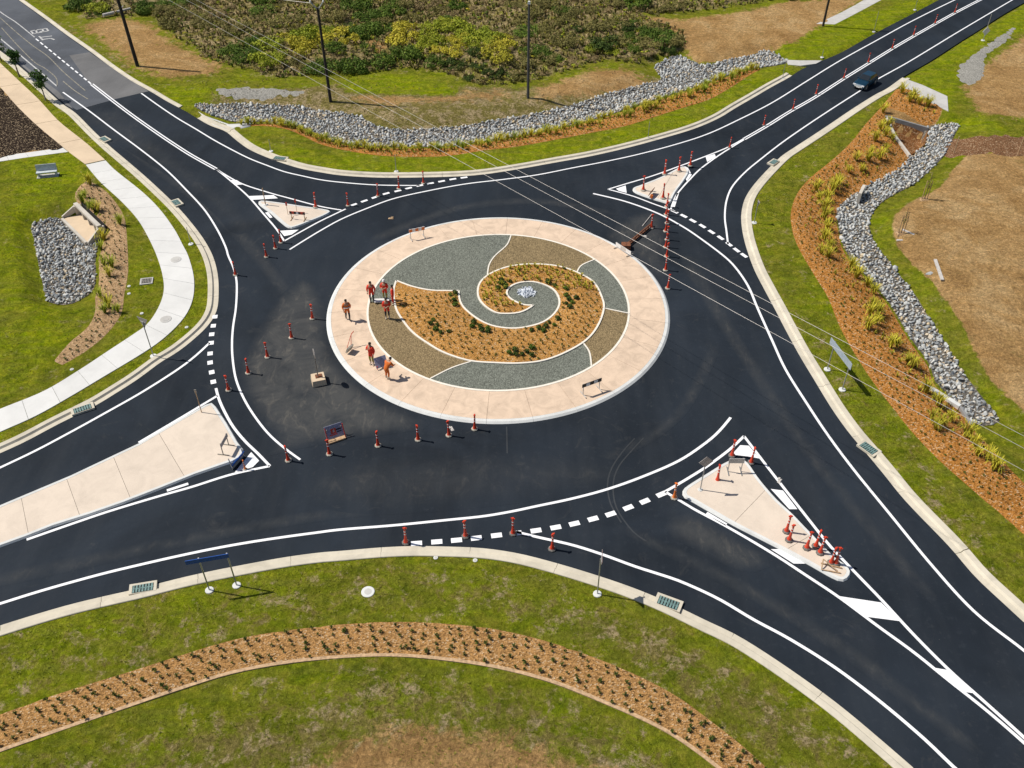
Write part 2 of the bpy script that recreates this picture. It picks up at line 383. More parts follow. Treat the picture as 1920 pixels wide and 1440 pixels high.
M['wire'] = plain('bare_cable', (.42, .40, .39), .45, .08, 4, .2)
M['grate'] = plain('teal_grate', (.15, .25, .24), .6, .25, 8)
M['hole_shade'] = plain('painted_hole_shade', (.012, .012, .013), .9, .1)  # near-black colour standing in for shade inside drains, pipe and culvert
M['timber'] = plain('pale_timber', (.50, .34, .20), .85, .25, 6)
M['timber_grey'] = plain('grey_timber', (.52, .49, .46), .85, .2, 6)
M['rust'] = plain('rusty_steel', (.20, .075, .035), .85, .4, 7)
M['skin'] = plain('skin', (.42, .24, .16), .6, .08)
M['vest_red'] = plain('red_workshirt', (.74, .045, .02), .8, .18, 9)
M['vest_orange'] = plain('orange_workshirt', (.66, .15, .02), .8, .18, 9)
M['navy'] = plain('navy_trousers', (.03, .034, .05), .85, .2, 9)
M['olive_cloth'] = plain('yellow_green_trousers', (.30, .27, .05), .85, .2, 9)
M['boots'] = plain('dark_boots', (.05, .04, .03), .8, .2)
M['boots_pale'] = plain('pale_boots', (.55, .47, .38), .8, .2)
M['hair'] = plain('dark_hair', (.02, .017, .015), .8, .2)
M['silver'] = plain('reflective_tape', (.6, .6, .58), .35, .08)
M['car_blue'] = plain('dark_blue_car_paint', (.010, .045, .085), .22, .08, 3, .3, .6)
M['glass'] = plain('tinted_glass', (.015, .02, .025), .08, .05, 2, 0, .8)
M['lamp'] = plain('headlamp_lens', (.75, .76, .78), .15, .05)
M['bench'] = plain('pale_blue_grey_bench', (.50, .55, .58), .6, .12)

# ================================================================== THE SETTING
K1 = [(35,0),(80,32),(120,62),(167,95),(207,125),(247,152),(283,172),(313,190),(347,208),(367,220),(393,235),(422,246),(443,263),(467,280),(500,295),(533,307),(567,317),(600,323),(640,329),(707,333),(773,333),(853,331),(907,327),(973,317),(1040,305),(1107,293),(1173,278),(1233,262),(1300,242),(1347,222),(1380,202),(1413,183),(1447,163),(1480,145),(1503,130),(1543,113),(1580,97),(1640,63),(1707,28),(1760,0)]
K2 = [(1920,5),(1880,28),(1833,58),(1793,83),(1747,113),(1697,142),(1663,166),(1640,178),(1600,203),(1563,228),(1527,252),(1487,278),(1465,293),(1440,317),(1413,347),(1397,372),(1390,400),(1391,427),(1398,460),(1413,503),(1430,537),(1453,580),(1470,613),(1497,663),(1527,713),(1560,767),(1593,813),(1627,853),(1660,893),(1687,927),(1717,960),(1780,1025),(1827,1080),(1880,1130),(1920,1167)]
K3 = [(1713,1440),(1647,1383),(1580,1327),(1513,1277),(1440,1227),(1380,1190),(1323,1163),(1280,1142),(1227,1118),(1173,1097),(1107,1075),(1040,1055),(973,1038),(907,1028),(840,1025),(773,1024),(707,1027),(640,1033),(600,1036),(533,1045),(467,1057),(400,1070),(333,1085),(267,1102),(200,1117),(133,1133),(67,1152),(0,1173)]
K4 = [(0,850),(50,827),(100,800),(140,780),(180,760),(213,740),(260,710),(300,680),(333,660),(367,633),(393,607),(407,580),(410,547),(408,513),(399,480),(383,450),(360,419),(333,388),(300,356),(267,326),(233,297),(207,275),(177,247),(143,213),(120,197),(100,180),(67,150),(43,130),(20,110),(0,95)]
def ext(a, b, d):
    a, b = np.array(a), np.array(b); t = (a - b) / np.linalg.norm(a - b); return tuple(a + t * d)
KW = [spline(GP(k), .7) for k in (K1, K2, K3, K4)]
def ends(L): return ext(L[0], L[6], 45), ext(L[-1], L[-7], 45)
road_poly = []
for L in KW:
    a, b = ends(L); road_poly += [a] + [tuple(p) for p in L] + [b]
road_poly = np.array(road_poly)

# channels and basins (traced at their own level)
NCH = [(367,203),(433,195),(500,197),(567,200),(600,208),(640,213),(673,220),(707,238),(740,243),(787,242),(840,240),(907,230),(973,218),(1033,207),(1073,197),(1120,183),(1160,170),(1207,158),(1240,150),(1227,127),(1250,113),(1273,104),(1303,117),(1327,123),(1363,112),(1407,105),(1437,95),(1473,113),(1477,122),(1427,127),(1390,133),(1357,145),(1313,161),(1280,172),(1227,188),(1173,206),(1107,226),(1040,242),(973,256),(907,266),(840,275),(773,276),(707,276),(640,269),(610,259),(567,240),(517,230),(473,230),(440,236),(385,219)]
ECH = [(1740,238),(1797,233),(1793,247),(1780,273),(1770,293),(1747,317),(1713,347),(1680,363),(1650,383),(1633,407),(1630,433),(1643,463),(1657,480),(1693,523),(1723,563),(1747,607),(1773,647),(1800,693),(1827,727),(1853,760),(1873,783),(1867,797),(1825,797),(1803,768),(1768,733),(1753,717),(1740,680),(1710,640),(1680,590),(1653,550),(1623,517),(1597,487),(1580,460),(1572,427),(1570,400),(1580,380),(1623,350),(1680,320),(1707,293),(1727,263)]
WPIT = [(60,420),(80,415),(125,410),(165,440),(187,443),(180,480),(180,513),(177,540),(160,557),(127,572),(93,568),(87,560),(75,507),(66,460)]
ZN, ZE, ZW = -.45, -.55, -.6
nch, ech, wpit = spline(GP(NCH, ZN), .8, True), spline(GP(ECH, ZE), .8, True), spline(GP(WPIT, ZW), .7, True)
a_, b_, c_, m_ = G((1662,217), .2), G((1741,240), -.35), G((1706,291), -.3), G((1677,252), .1)
pit_poly = np.array([a_, b_, ((b_[0]+c_[0])/2+.5, (b_[1]+c_[1])/2-.3), c_, m_])
ca, cb = np.array(G((142,384), .3)), np.array(G((187,427), .3)); cm = (ca+cb)/2; cl = np.linalg.norm(cb-ca); cang = math.atan2(cb[1]-ca[1], cb[0]-ca[0])
ct = (cb-ca)/cl; cnv = np.array([-ct[1], ct[0]]); cul_poly = np.array([ca+cnv*.75, cb+cnv*.75, cb-cnv*1.6, ca-cnv*1.6]); slab_poly = np.array([ca+cnv*.7-ct*.2, cb+cnv*.7+ct*.2, cb-cnv*1.5+ct*.3, ca-cnv*1.5-ct*.3])
flat_zones = [np.array(GP(q)) for q in ([(1694,146),(1775,181),(1778,209),(1690,166)], [(0,112),(197,296),(363,517),(363,560),(333,612),(200,703),(0,812),(0,765),(200,658),(297,577),(305,520),(277,443),(160,310),(0,165)])]
scrub_poly = np.array(GP([(-260,-40),(120,-4),(150,40),(280,30),(320,70),(400,120),(520,150),(640,140),(690,140),(760,132),(830,140),(900,165),(960,160),(1060,140),(1120,118),(1190,122),(1290,92),(1285,60),(1200,30),(1280,28),(1400,12),(1500,-6),(1500,-160),(-400,-160)]))
def Hf(p, road_sd=None):
    p = np.asarray(p, float); sd = sdist(p, road_poly) if road_sd is None else road_sd
    h = np.clip((sd - .45) * .4, -.15, .07)
    away = sstep(1.0, 3.6, sd)
    for f in flat_zones: away = away * sstep(.2, 1.8, sdist(p, f))
    for poly, dz, wd in ((nch, ZN, 2.2), (ech, ZE, 3.2), (wpit, ZW, 1.6)):
        d = sdist(p, poly); h = h + (dz - .05) * (1 - sstep(0, wd, d)) * away - .18 * sstep(0, 1.2, -d) * away
    d = sdist(p, pit_poly); h = h - 1.15 * (1 - sstep(-.35, .0, d)); k = 1 - sstep(-.25, .05, sdist(p, cul_poly)); h = h * (1 - k) - .70 * k
    sc = sstep(0, 5, -sdist(p, scrub_poly)); h = h + sc * (.45 + .7 * wob(p, 7, 3)) * away
    h = h + sstep(4, 12, sd) * .10 * wob(p, 3.1, 1) * away
    return h
def onG(px, dz=0.0):
    """point of the picture -> point on the modelled ground"""
    z = 0.05
    for _ in range(4): g = G(px, z); z = float(Hf(np.array([g]))[0])
    return Vector((g[0], g[1], z + dz))

# ---- ground: one sheet to the horizon
def axis(lo, hi, step, far):
    a = list(np.arange(lo, hi + 1e-6, step)); s = step; x = a[-1]; right = []
    while x < far: s *= 1.35; x += s; right.append(x)
    s = step; x = a[0]; left = []
    while x > -far: s *= 1.35; x -= s; left.append(x)
    return np.array(left[::-1] + a + right)
ax, ay = axis(-66, 68, .36, 2500), axis(-37, 72, .36, 2500)
gx, gy = np.meshgrid(ax, ay); gp = np.stack([gx.ravel(), gy.ravel()], 1)
core = (np.abs(gp[:, 0]) < 76) & (gp[:, 1] > -46) & (gp[:, 1] < 84)
gz = np.full(len(gp), .07); gsd = np.full(len(gp), 1e3); gsd[core] = sdist(gp[core], road_poly); gsd[~core] = sdist(gp[~core], road_poly)
gz[core] = Hf(gp[core], gsd[core]); gz[~core] = np.clip((gsd[~core]-.45)*.4, -.15, .07)
nx, ny = len(ax), len(ay)
me = bpy.data.meshes.new('ground'); me.vertices.add(len(gp)); me.vertices.foreach_set('co', np.column_stack([gp, gz]).astype(np.float32).ravel())
ii, jj = np.meshgrid(np.arange(nx-1), np.arange(ny-1)); a = (jj*nx + ii).ravel()
quads = np.stack([a, a+1, a+nx+1, a+nx], 1).astype(np.int32); nq = len(quads)
me.loops.add(nq*4); me.loops.foreach_set('vertex_index', quads.ravel()); me.polygons.add(nq)
me.polygons.foreach_set('loop_start', np.arange(0, nq*4, 4, dtype=np.int32)); me.polygons.foreach_set('loop_total', np.full(nq, 4, np.int32))
me.polygons.foreach_set('use_smooth', np.ones(nq, bool)); me.update(calc_edges=True); me.materials.append(M['ground'])
mask = np.zeros((len(gp), 4), np.float32); mask[:, 3] = 1; q = gp[core]
def soft(px, w=1.2, z=0): return 1 - sstep(-w, w, sdist(q, np.array(GP(px, z))))
dirt = np.zeros(len(q)); lush = np.full(len(q), .15); dry = np.zeros(len(q))
for px, w, k in (
    ([(1813,289),(1793,309),(1760,353),(1707,377),(1680,400),(1672,423),(1683,457),(1703,480),(1747,523),(1780,563),(1810,613),(1827,653),(1857,700),(1893,740),(1960,800),(2100,700),(2100,280)], .5, 1),
    ([(1807,165),(1847,123),(1920,67),(2080,-20),(2100,222),(1900,222),(1835,213)], 2.2, .95),
    ([(1200,30),(1280,38),(1400,22),(1490,2),(1620,-2),(1560,35),(1530,55),(1490,78),(1437,93),(1363,108),(1303,113),(1290,95)], 2.2, 1),
    ([(140,48),(235,30),(290,45),(340,85),(400,112),(430,128),(410,140),(330,150),(262,140),(215,105)], 3.2, .8),
    ([(560,1460),(640,1400),(720,1362),(800,1362),(960,1380),(1040,1410),(1180,1460),(1180,1560),(560,1560)], 2.6, .85),
    ([(1000,165),(1060,148),(1120,128),(1190,130),(1225,150),(1160,168),(1080,180),(1000,190)], 2.6, .85),
    ([(680,170),(780,175),(940,165),(990,180),(900,195),(780,200),(700,205),(640,185)], 2.8, .68),
    ([(690,75),(728,95),(712,112),(690,95)], .6, 1), ([(1655,203),(1768,203),(1750,245),(1712,300),(1668,262)], .3, 1), ([(0,160),(118,278),(30,292),(0,292)], .3, 1)):
    dirt = np.maximum(dirt, k * soft(px, w))
for px, w, k in (
    ([(300,162),(400,165),(365,205),(330,195)], 1, 1), ([(440,262),(640,285),(770,297),(910,287),(1170,240),(1330,190),(1430,130),(1495,130),(1430,175),(1340,222),(1170,275),(900,325),(640,328),(470,280)], .7, .75),
    ([(1440,95),(1540,45),(1640,20),(1760,-10),(1760,10),(1540,112),(1480,112)], 1, 1), ([(1700,145),(1800,85),(1960,-10),(1960,40),(1850,80),(1790,130),(1800,165),(1780,210)], 1, 1),
    ([(1770,210),(1830,218),(1900,240),(1880,252),(1790,240)], .8, .9), ([(0,290),(150,290),(180,330),(60,410),(60,560),(110,580),(180,560),(90,690),(0,760)], 2, .75),
    ([(640,140),(770,140),(850,165),(850,178),(660,172)], .8, 1), ([(1780,300),(1745,355),(1690,370),(1640,400),(1640,460),(1720,545),(1800,650),(1880,740),(1930,860),(1890,800),(1800,690),(1700,520),(1660,440),(1670,400),(1750,345)], .6, .55),
    ([(300,310),(440,520),(440,600),(0,850),(0,830),(300,650),(365,540),(330,440),(200,300)], .8, .5), ([(0,1180),(350,1100),(640,1050),(640,1100),(350,1160),(0,1290)], 1, .35)):
    lush = np.maximum(lush, k * soft(px, w))
dry = np.maximum(dry, .85 * soft([(640,160),(1000,165),(1240,140),(1245,150),(1040,205),(900,230),(740,243),(640,212),(420,195),(380,180)], 1.5))
dry = np.maximum(dry, .95 * (1 - sstep(-2.5, 1, sdist(q, scrub_poly))))
dry = np.maximum(dry, .50 * soft([(0,1440),(420,1330),(700,1250),(1000,1280),(1250,1400),(1300,1600),(0,1600)], 2))
dry = np.maximum(dry, .46 * soft([(1000,1100),(1240,1160),(1480,1290),(1640,1440),(1450,1440),(1240,1290),(1040,1200),(900,1150)], 1.2))
dry = np.maximum(dry, .30 * soft([(1430,480),(1520,600),(1640,740),(1800,930),(1940,1060),(1940,1170),(1700,930),(1560,740),(1440,540)], 1))
dry = np.maximum(dry, .34 * soft([(0,1190),(640,1050),(1000,1070),(1000,1150),(640,1165),(0,1330)], 1)); dry = np.maximum(dry, .5 * soft([(120,40),(210,100),(300,165),(260,150),(170,95),(80,30)], .8))
gr = np.maximum(soft([(640,145),(700,140),(790,148),(860,170),(850,180),(740,178),(650,172)], 1.0), soft([(300,162),(400,165),(365,205),(330,195)], 1.0)); dry = dry * (1 - gr); dirt = dirt * (1 - gr); lush = np.maximum(lush, gr)
far = ~core; mask[core, 0] = dirt; mask[core, 1] = lush; mask[core, 2] = dry; mask[far, 1] = .2; mask[far, 2] = .5
at = me.attributes.new('mask', 'FLOAT_COLOR', 'POINT'); at.data.foreach_set('color', mask.ravel())
ground = link(bpy.data.objects.new('ground', me)); tag(ground, 'grass verges and bare earth around the roundabout', kind='structure')

# ---- road
road = sheet('road', road_poly, 0.0, M['asphalt'], 3.0, skirt=.22); tag(road, 'dark new asphalt roundabout and its four approach roads', kind='structure')
def dusty(px, w, z=.004, k=1.0):
    P = np.array(spline(GP(px), 1.0, True)); o = sheet('dusty_asphalt', P, z, M['dust'], .5, road); me_ = o.data
    xy = np.array([v.co[:2] for v in me_.vertices]); a = me_.attributes.new('dust', 'FLOAT', 'POINT'); a.data.foreach_set('value', (k*sstep(0, w, -sdist(xy, P))).astype(np.float32)); return o
def patch(name, px, mat, z=.004, **k): return sheet(name, GP(px), z, mat, 0, road, **k)
oldp = patch('old_asphalt', [(-300,-120),(-100,-110),(39,4),(83,36),(125,67),(170,99),(210,129),(250,156),(279,171),(213,187),(144,206),(120,193),(70,148),(22,107),(-40,55)], M['asphalt_old'])
patch('asphalt_patch', [(130,104),(168,98),(208,126),(248,153),(279,171),(213,186),(170,160)], M['asphalt_older'], .007)
patch('parking_lane', [(-60,35),(-40,42),(50,126),(110,172),(137,204),(122,196),(70,148),(22,108),(-40,52)], M['asphalt_older'], .007)
dust = [(498,856),(560,842),(640,828),(720,816),(790,806),(812,797),(760,768),(700,738),(650,695),(624,650),(613,600),(606,560),(575,520),(520,560),(470,640),(447,700),(458,745),(478,778),(503,811),(520,830)]
dusty(dust, 1.3)
dusty([(1130,445),(1190,480),(1245,540),(1255,500),(1252,440),(1235,398),(1190,400)], 1.2, .004, .7)
dusty([(1290,960),(1370,1000),(1450,1050),(1400,1075),(1300,1030),(1240,990)], 1.2, .004, .8)
dusty([(150,222),(230,205),(330,290),(420,360),(480,420),(440,440),(400,400),(330,340),(220,270)], 2.0, .004, .35)
dusty([(640,860),(900,840),(1100,850),(1200,900),(1000,940),(700,965),(560,930)], 2.5, .004, .3)

for q_ in ([(-40,1083),(300,1010),(600,955),(900,930),(900,948),(600,978),(300,1035),(-40,1108)], [(1180,985),(1400,1090),(1600,1210),(1840,1400),(1815,1412),(1580,1235),(1380,1110),(1170,1003)], [(1300,480),(1420,680),(1560,880),(1760,1120),(1735,1125),(1540,900),(1395,690),(1280,500)],
           [(180,215),(330,320),(450,420),(560,560),(540,570),(430,440),(310,340),(160,225)], [(700,440),(850,385),(1000,370),(1150,395),(1150,405),(1000,384),(850,400),(715,452)], [(960,885),(1130,850),(1260,770),(1330,650),(1350,655),(1280,785),(1140,868),(965,903)]): dusty(q_, .55, .0035, .4)
def line(px, w=.24, name='edge_line', z=.012, mat='paint', step=.5): return strip(name, spline(GP(px), step), w, z, M[mat], road)
LN = dict(
 nw_edge=[(118,173),(167,208),(213,243),(267,283),(313,320),(350,357),(383,393),(407,430),(423,463),(428,480),(437,500),(443,523),(444,547),(442,580),(437,613),(435,647),(437,680),(443,713),(457,747),(477,780),(503,813),(533,840),(563,862)],
 n_edge=[(265,175),(300,200),(333,222),(367,242),(400,262),(433,280),(467,297),(500,310),(533,322),(567,330),(600,337),(640,342),(707,347),(787,348)],
 n_circ=[(543,468),(567,453),(600,433),(640,411),(690,390),(740,372),(807,357),(873,345),(940,337),(1007,328),(1073,315),(1140,302),(1207,287),(1280,267),(1330,250),(1380,227),(1447,193),(1513,152),(1573,115),(1647,74),(1713,38),(1790,0),(1850,-28)],
 ne_edge=[(1950,-30),(1898,0),(1847,30),(1793,62),(1747,90),(1697,120),(1643,150),(1613,170),(1563,202),(1513,235),(1467,267),(1427,298),(1397,323),(1373,350),(1362,377),(1359,407),(1362,433),(1365,458)],
 e_circ=[(1112,363),(1173,378),(1233,400),(1280,425),(1313,447),(1357,480),(1380,503),(1403,537),(1420,577),(1447,637),(1473,693),(1513,757),(1553,817),(1600,880),(1665,960),(1747,1060),(1827,1147),(1920,1220),(1990,1280)],
 s_circ=[(-60,1150),(0,1132),(67,1111),(133,1092),(200,1074),(267,1058),(333,1043),(400,1029),(467,1017),(533,1007),(600,998),(640,993),(740,985),(840,975),(907,968),(960,959),(1007,949),(1073,935),(1140,917),(1207,893),(1273,864),(1320,833),(1347,810),(1370,783)],
 s_edge=[(967,997),(1007,1007),(1073,1022),(1130,1040),(1190,1062),(1240,1078),(1280,1092),(1347,1123),(1413,1162),(1480,1198),(1563,1250),(1647,1313),(1730,1383),(1790,1440),(1860,1500)],
 w_edge=[(-60,905),(0,877),(67,845),(133,810),(200,773),(267,735),(333,693),(367,667),(393,643)],
 ne_left=[(1140,355),(1173,345),(1223,330),(1273,312),(1313,297),(1363,277),(1395,260)],
 nw_right=[(405,317),(450,343),(500,360),(547,373),(600,387),(640,394)],
 nw_left=[(405,317),(437,343),(467,370),(493,400),(517,428),(533,452)], nw_base=[(533,452),(567,433),(600,415),(648,392)],
 ne_base=[(1140,355),(1187,368),(1227,383),(1270,398)], ne_right=[(1257,394),(1267,368),(1281,350),(1293,337),(1313,317),(1347,292),(1377,273),(1395,262)],
 se_top=[(1395,818),(1368,843),(1325,875),(1280,903),(1247,922)], se_left=[(1247,922),(1280,942),(1307,958),(1367,990),(1447,1037),(1513,1080),(1573,1120),(1647,1175),(1713,1223),(1780,1277),(1847,1330),(1920,1393),(1980,1450)],
 se_right=[(1395,818),(1440,877),(1505,960),(1553,1020),(1597,1067),(1653,1125),(1713,1190),(1780,1257),(1847,1317),(1920,1383),(1975,1436)],
 w_give=[(405,728),(410,747),(420,770),(437,800),(460,828),(483,850),(506,874)], w_top=[(408,742),(333,787),(260,830)], w_bot=[(506,874),(433,890),(360,913),(300,930),(207,958),(133,983),(50,1012)])
for k, v in LN.items(): line(v, .145 if k[:2] in ('nw', 'ne', 'n_') else .175)
for px in ([(313,920),(353,907)], [(1325,962),(1362,984)], [(1263,388),(1271,362)]): line(px, .2, 'edge_line')
# double centre lines
for px in ([(172,158),(213,190),(253,220),(300,253),(333,275),(360,292),(405,317)], [(1395,261),(1440,235),(1480,210),(1527,183),(1580,149),(1630,118),(1677,89),(1713,68),(1757,43),(1793,23),(1847,-5),(1900,-32)]):
    L = spline(GP(px), .6); N = normals(L)
    for s in (-1, 1): strip('centre_line', L + N * .13 * s, .13, .012, M['paint'], road)
line([(-60,-25),(0,22),(30,42),(65,70)], .13, 'centre_line', .013, 'paint_old')
for i in range(13):
    t = i / 12; c = (70 + 98*t, 75 + 80*t); line([(c[0]-2.6, c[1]-2.2), (c[0]+2.6, c[1]+2.2)], .16, 'centre_dash', .013, 'paint', .2)
line([(-60,22),(0,72),(60,122),(107,162)], .15, 'edge_line', .013, 'paint_old')
for px in ([(3,52),(30,82),(64,116),(84,128),(105,146),(107,162)], [(0,33),(30,60),(62,86),(90,106),(120,136),(160,170)], [(118,152),(140,170),(165,186)]): line(px, .10, 'worn_line', .013, 'paint_faded')
# faded letters lying in the lane
for px in ([(58,58),(62.5,63.5),(91,58),(87,53.3),(58,58)], [(67,56),(69.5,62)], [(79,54.5),(82,60)], [(74,60),(80,59)],
           [(73.5,68),(80.5,75.5)], [(77,70),(97.5,67.5)], [(81,74),(95,72)], [(95,72),(102,74.5)]):
    for a, b in zip(px[:-1], px[1:]): line([a, b], .2, 'road_lettering', .013, 'paint_old', .3)
# give-way dashes
def dashes(pts, ln, w):
    L = GP(pts)
    for i, p in enumerate(L):
        a, b = np.array(L[max(i-1, 0)]), np.array(L[min(i+1, len(L)-1)]); t = (b - a) / np.linalg.norm(b - a)
        strip('give_way_dash', [np.array(p) - t*ln/2, np.array(p) + t*ln/2], w, .012, M['paint'], road)
dashes([(663,384),(683,377),(703,370),(724,363),(746,358),(766,353),(787,348),(807,344),(828,340),(849,336),(870,333)], .62, .26)
dashes([(1265,397),(1282,405),(1299,414),(1317,424),(1334,435),(1351,446),(1367,458),(1381,469),(1395,479)], .66, .3)
dashes([(781,1019),(819,1016),(856,1013),(893,1009),(931,1004),(968,1000),(1005,995),(1042,989),(1077,982),(1112,973),(1145,964),(1178,952),(1209,940),(1240,927)], .62, .34)
dashes([(403,594),(400,611),(397,627),(396,643),(394,663),(394,680),(397,698),(400,716)], .42, .36)
for px in ([(1445,1030),(1463,1030),(1510,1057),(1488,1057)], [(1573,1118),(1652,1130),(1688,1165),(1627,1157)], [(1750,1252),(1780,1257),(1825,1300),(1803,1297)],
           [(1445,917),(1468,920),(1495,955),(1480,955)], [(1388,835),(1404,836),(1424,860),(1402,856),(1375,853),(1377,847)], [(471,848),(486,864),(474,876),(440,886)],
           [(465,368),(513,366),(521,372),(473,375)], [(431,338),(444,338),(456,346),(442,347)], [(497,399),(503,398),(511,408),(506,409)], [(525,433),(560,431),(547,440),(533,443)],
           [(1155,354),(1173,348),(1175,362),(1160,358)], [(1323,294),(1340,289),(1342,294),(1326,304)], [(1284,312),(1290,315),(1297,328),(1288,340),(1284,333),(1287,322),(1278,316)], [(1521,1025),(1530,1030),(1568,1062),(1577,1078),(1545,1045)]):
    sheet('hatch_marking', GP(px), .016, M['paint'], 0, road)
for px in ([(1206,822),(1180,850),(1160,875),(1150,905),(1155,950),(1185,995),(1212,1015)], [(1190,822),(1165,850),(1146,880),(1139,910),(1145,945),(1165,980)], [(250,445),(265,470)], [(950,800),(951,850)]):
    line(px, .09, 'tyre_mark', .009, 'tyre')

# ---- kerbs: short concrete lengths with open joints
def kerb(Lw, a, b, side, mat, cap=.13, w=.78, seg=5.0, label=None):
    root = empty('kerb', (Lw[a][0], Lw[a][1], 0)); tag(root, label, kind='structure'); inv = Vector(root.location)
    L = Lw[a:b]; d = np.concatenate([[0], np.cumsum(np.linalg.norm(np.diff(L, axis=0), axis=1))]); n = max(1, int(round(d[-1] / seg)))
    prof = [(0, -.2), (0, .008), (.34*w/.78, .004), (.44*w/.78, cap), (w-.03, cap+.008), (w, cap-.02), (w, -.2)]
    for i in range(n):
        s = np.linspace(d[-1]*i/n + .012, d[-1]*(i+1)/n - .012, 9)
        P = np.stack([np.interp(s, d, L[:, 0]), np.interp(s, d, L[:, 1])], 1) - np.array([inv.x, inv.y])
        sweep('kerb_stone', P, prof, M[mat], root, side)
def near(L, px): return int(np.argmin(np.linalg.norm(L - np.array(G(px)), axis=1)))
def side_of(L): m = len(L)//2; N = normals(L); return 1 if sdist(np.array([L[m] + N[m]*.5]), road_poly)[0] > 0 else -1
k1, k2, k3, k4 = KW
kerb(k1, near(k1, (367,220)), near(k1, (1490,140)), side_of(k1), 'kerb', label='pale kerb along the northern verge of the roundabout')
kerb(k1, 0, near(k1, (345,207)), side_of(k1), 'kerb', .05, .5, label='worn straw-coloured kerb edge beside the old road')
kerb(k2, near(k2, (1690,147)), len(k2), side_of(k2), 'kerb', w=.85, label='pale kerb along the eastern verge beside the mulch bed')
kerb(k3, 0, len(k3), side_of(k3), 'kerb', label='pale kerb along the southern verge')
kerb(k4, 0, len(k4), side_of(k4), 'kerb', label='pale kerb along the western verge beside the footpath')

# ---- drain inlets set into the kerbs
def inlet(px, ang, lw, dd, label, wide=1.15):
    c = onG(px); c.z = .02; root = empty('drain_inlet', c, ang); tag(root, label, 'drain', 'kerb drain inlets')
    MB().box((0, dd*.1, -.02), (lw*1.3, dd*1.35, .29)).build('surround', M['kerb'], root)
    MB().box((0, 0, .128), (lw, dd, .012)).build('opening_shade', M['hole_shade'], root)  # solid dark slab painted as the shade below the grate
    for i in range(7): MB().box((-lw/2 + lw*(i+.5)/7, 0, .142), (lw/7*.62, dd*.96, .02)).build('grate_bar', M['grate'], root)
    MB().box((0, 0, .146), (lw, .05, .02)).build('grate_frame', M['grate'], root)
inlet((197,266), R(-42), .9, .55, 'teal grate drain inlet beside the old tan footpath'); inlet((332,385), R(-52), .9, .55, 'teal grate drain inlet on the curve by the white footpath')
inlet((525,300), R(-14), 1.1, .55, 'teal grate drain inlet in the northern kerb'); inlet((157,772), R(30), 1.1, .5, 'dark grate drain inlet in the western kerb above the big median')
inlet((270,1108), R(12), 1.1, .5, 'teal grate drain inlet in the southern kerb left of the blue sign'); inlet((1252,1136), R(-25), 1.1, .55, 'teal grate drain inlet right of the give way post')
inlet((1627,845), R(-55), 1.0, .6, 'teal grate drain inlet in the eastern kerb'); inlet((1450,309), R(48), .9, .5, 'small teal grate drain inlet in the north-eastern kerb curve')

# ---- the round central island
RO, RI = 12.65, 9.63; ZI = .22
isl = empty('central_island', (0, 0, 0)); tag(isl, 'round central island with peach concrete apron and shell-shaped garden', kind='structure')
def ringseg(name, r0, r1, z0, z1, a0, a1, mat, parent, base=-.1, n=6):
    V = []; F = []
    for i in range(n+1):
        a = a0 + (a1-a0)*i/n; c, s = math.cos(a), math.sin(a)
        V += [(r0*c, r0*s, base), (r0*c, r0*s, z0), (r1*c, r1*s, z1), (r1*c, r1*s, base)]
    for i in range(n):
        for j in range(3): F.append((i*4+j, i*4+j+1, i*4+4+j+1, i*4+4+j))
    F += [(0, 3, 2, 1), (n*4, n*4+1, n*4+2, n*4+3)]
    return mesh(name, V, F, mat, parent)
NP = 26
for i in range(NP):
    a0, a1 = 2*math.pi*i/NP + .07, 2*math.pi*(i+1)/NP + .07
    ringseg('apron_slab', RI+.10, RO-.36, ZI-.003, .135, a0+.0007, a1-.0007, M['apron'], isl)
    ringseg('kerb_stone', RO-.35, RO-.14, .14, .12, a0+.0006, a1-.0006, M['kerb_white'], isl)
    ringseg('kerb_toe', RO-.139, RO, .119, .02, a0+.0006, a1-.0006, M['kerb_white'], isl)
ringseg('apron_bedding', RI, RO-.1, .19, .03, 0, 2*math.pi, M['wet_dirt'], isl, n=96)
ringseg('inner_edging', RI-.06, RI+.095, ZI+.02, ZI+.016, 0, 2*math.pi, M['edging'], isl, n=96)
circ = [(math.cos(2*math.pi*i/96)*(RI-.05), math.sin(2*math.pi*i/96)*(RI-.05)) for i in range(96)]
sheet('grey_pebble_paving', circ, ZI, M['pebble_grey'], 1.5, isl)
BED = [(743,527),(738,547),(742,577),(753,598),(773,623),(800,643),(833,662),(880,677),(927,681),(973,682),(1017,677),(1057,663),(1097,640),(1120,613),(1132,580),(1128,557),(1113,530),(1083,512),(1047,500),(1000,496),(957,500),(923,512),(903,527),(896,543),(898,560),(910,575),(930,587),(950,589),(973,587),(990,580),(1000,573)]
BED2 = [(1000,573),(985,573),(970,568),(955,559),(950,549),(957,538),(973,531),(993,529),(1013,532),(1037,543),(1048,560),(1047,577),(1033,595),(1010,608),(973,616),(940,615),(913,608),(890,595),(870,578),(862,563),(860,546)]
BED3 = [(860,546),(835,546),(807,545),(773,538),(743,527)]
bedc = [spline(GP(b, ZI), .35) for b in (BED, BED2, BED3)]; bed_poly = np.concatenate([b[:-1] for b in bedc])
def zbed(p): d = -sdist(p, bed_poly); return ZI + .05 + .16 * sstep(0, 1.6, d) + .02 * wob(p, .5, 2)
isl_bed = sheet('shell_mulch_bed', bed_poly, zbed, M['mulch_isl'], .42, isl)
for b in bedc: sweep('bed_edging', b, [(-.07, ZI-.1), (-.07, ZI+.075), (.07, ZI+.075), (.07, ZI-.1)], M['edging'], isl)
DIV = [[(914,516),(917,497),(928,480),(950,460),(958,442)], [(1081,513),(1090,498),(1117,486)], [(1132,578),(1180,588)], [(1093,643),(1105,660),(1109,687)], [(887,677),(847,690),(807,710)], [(741,566),(694,566)]]
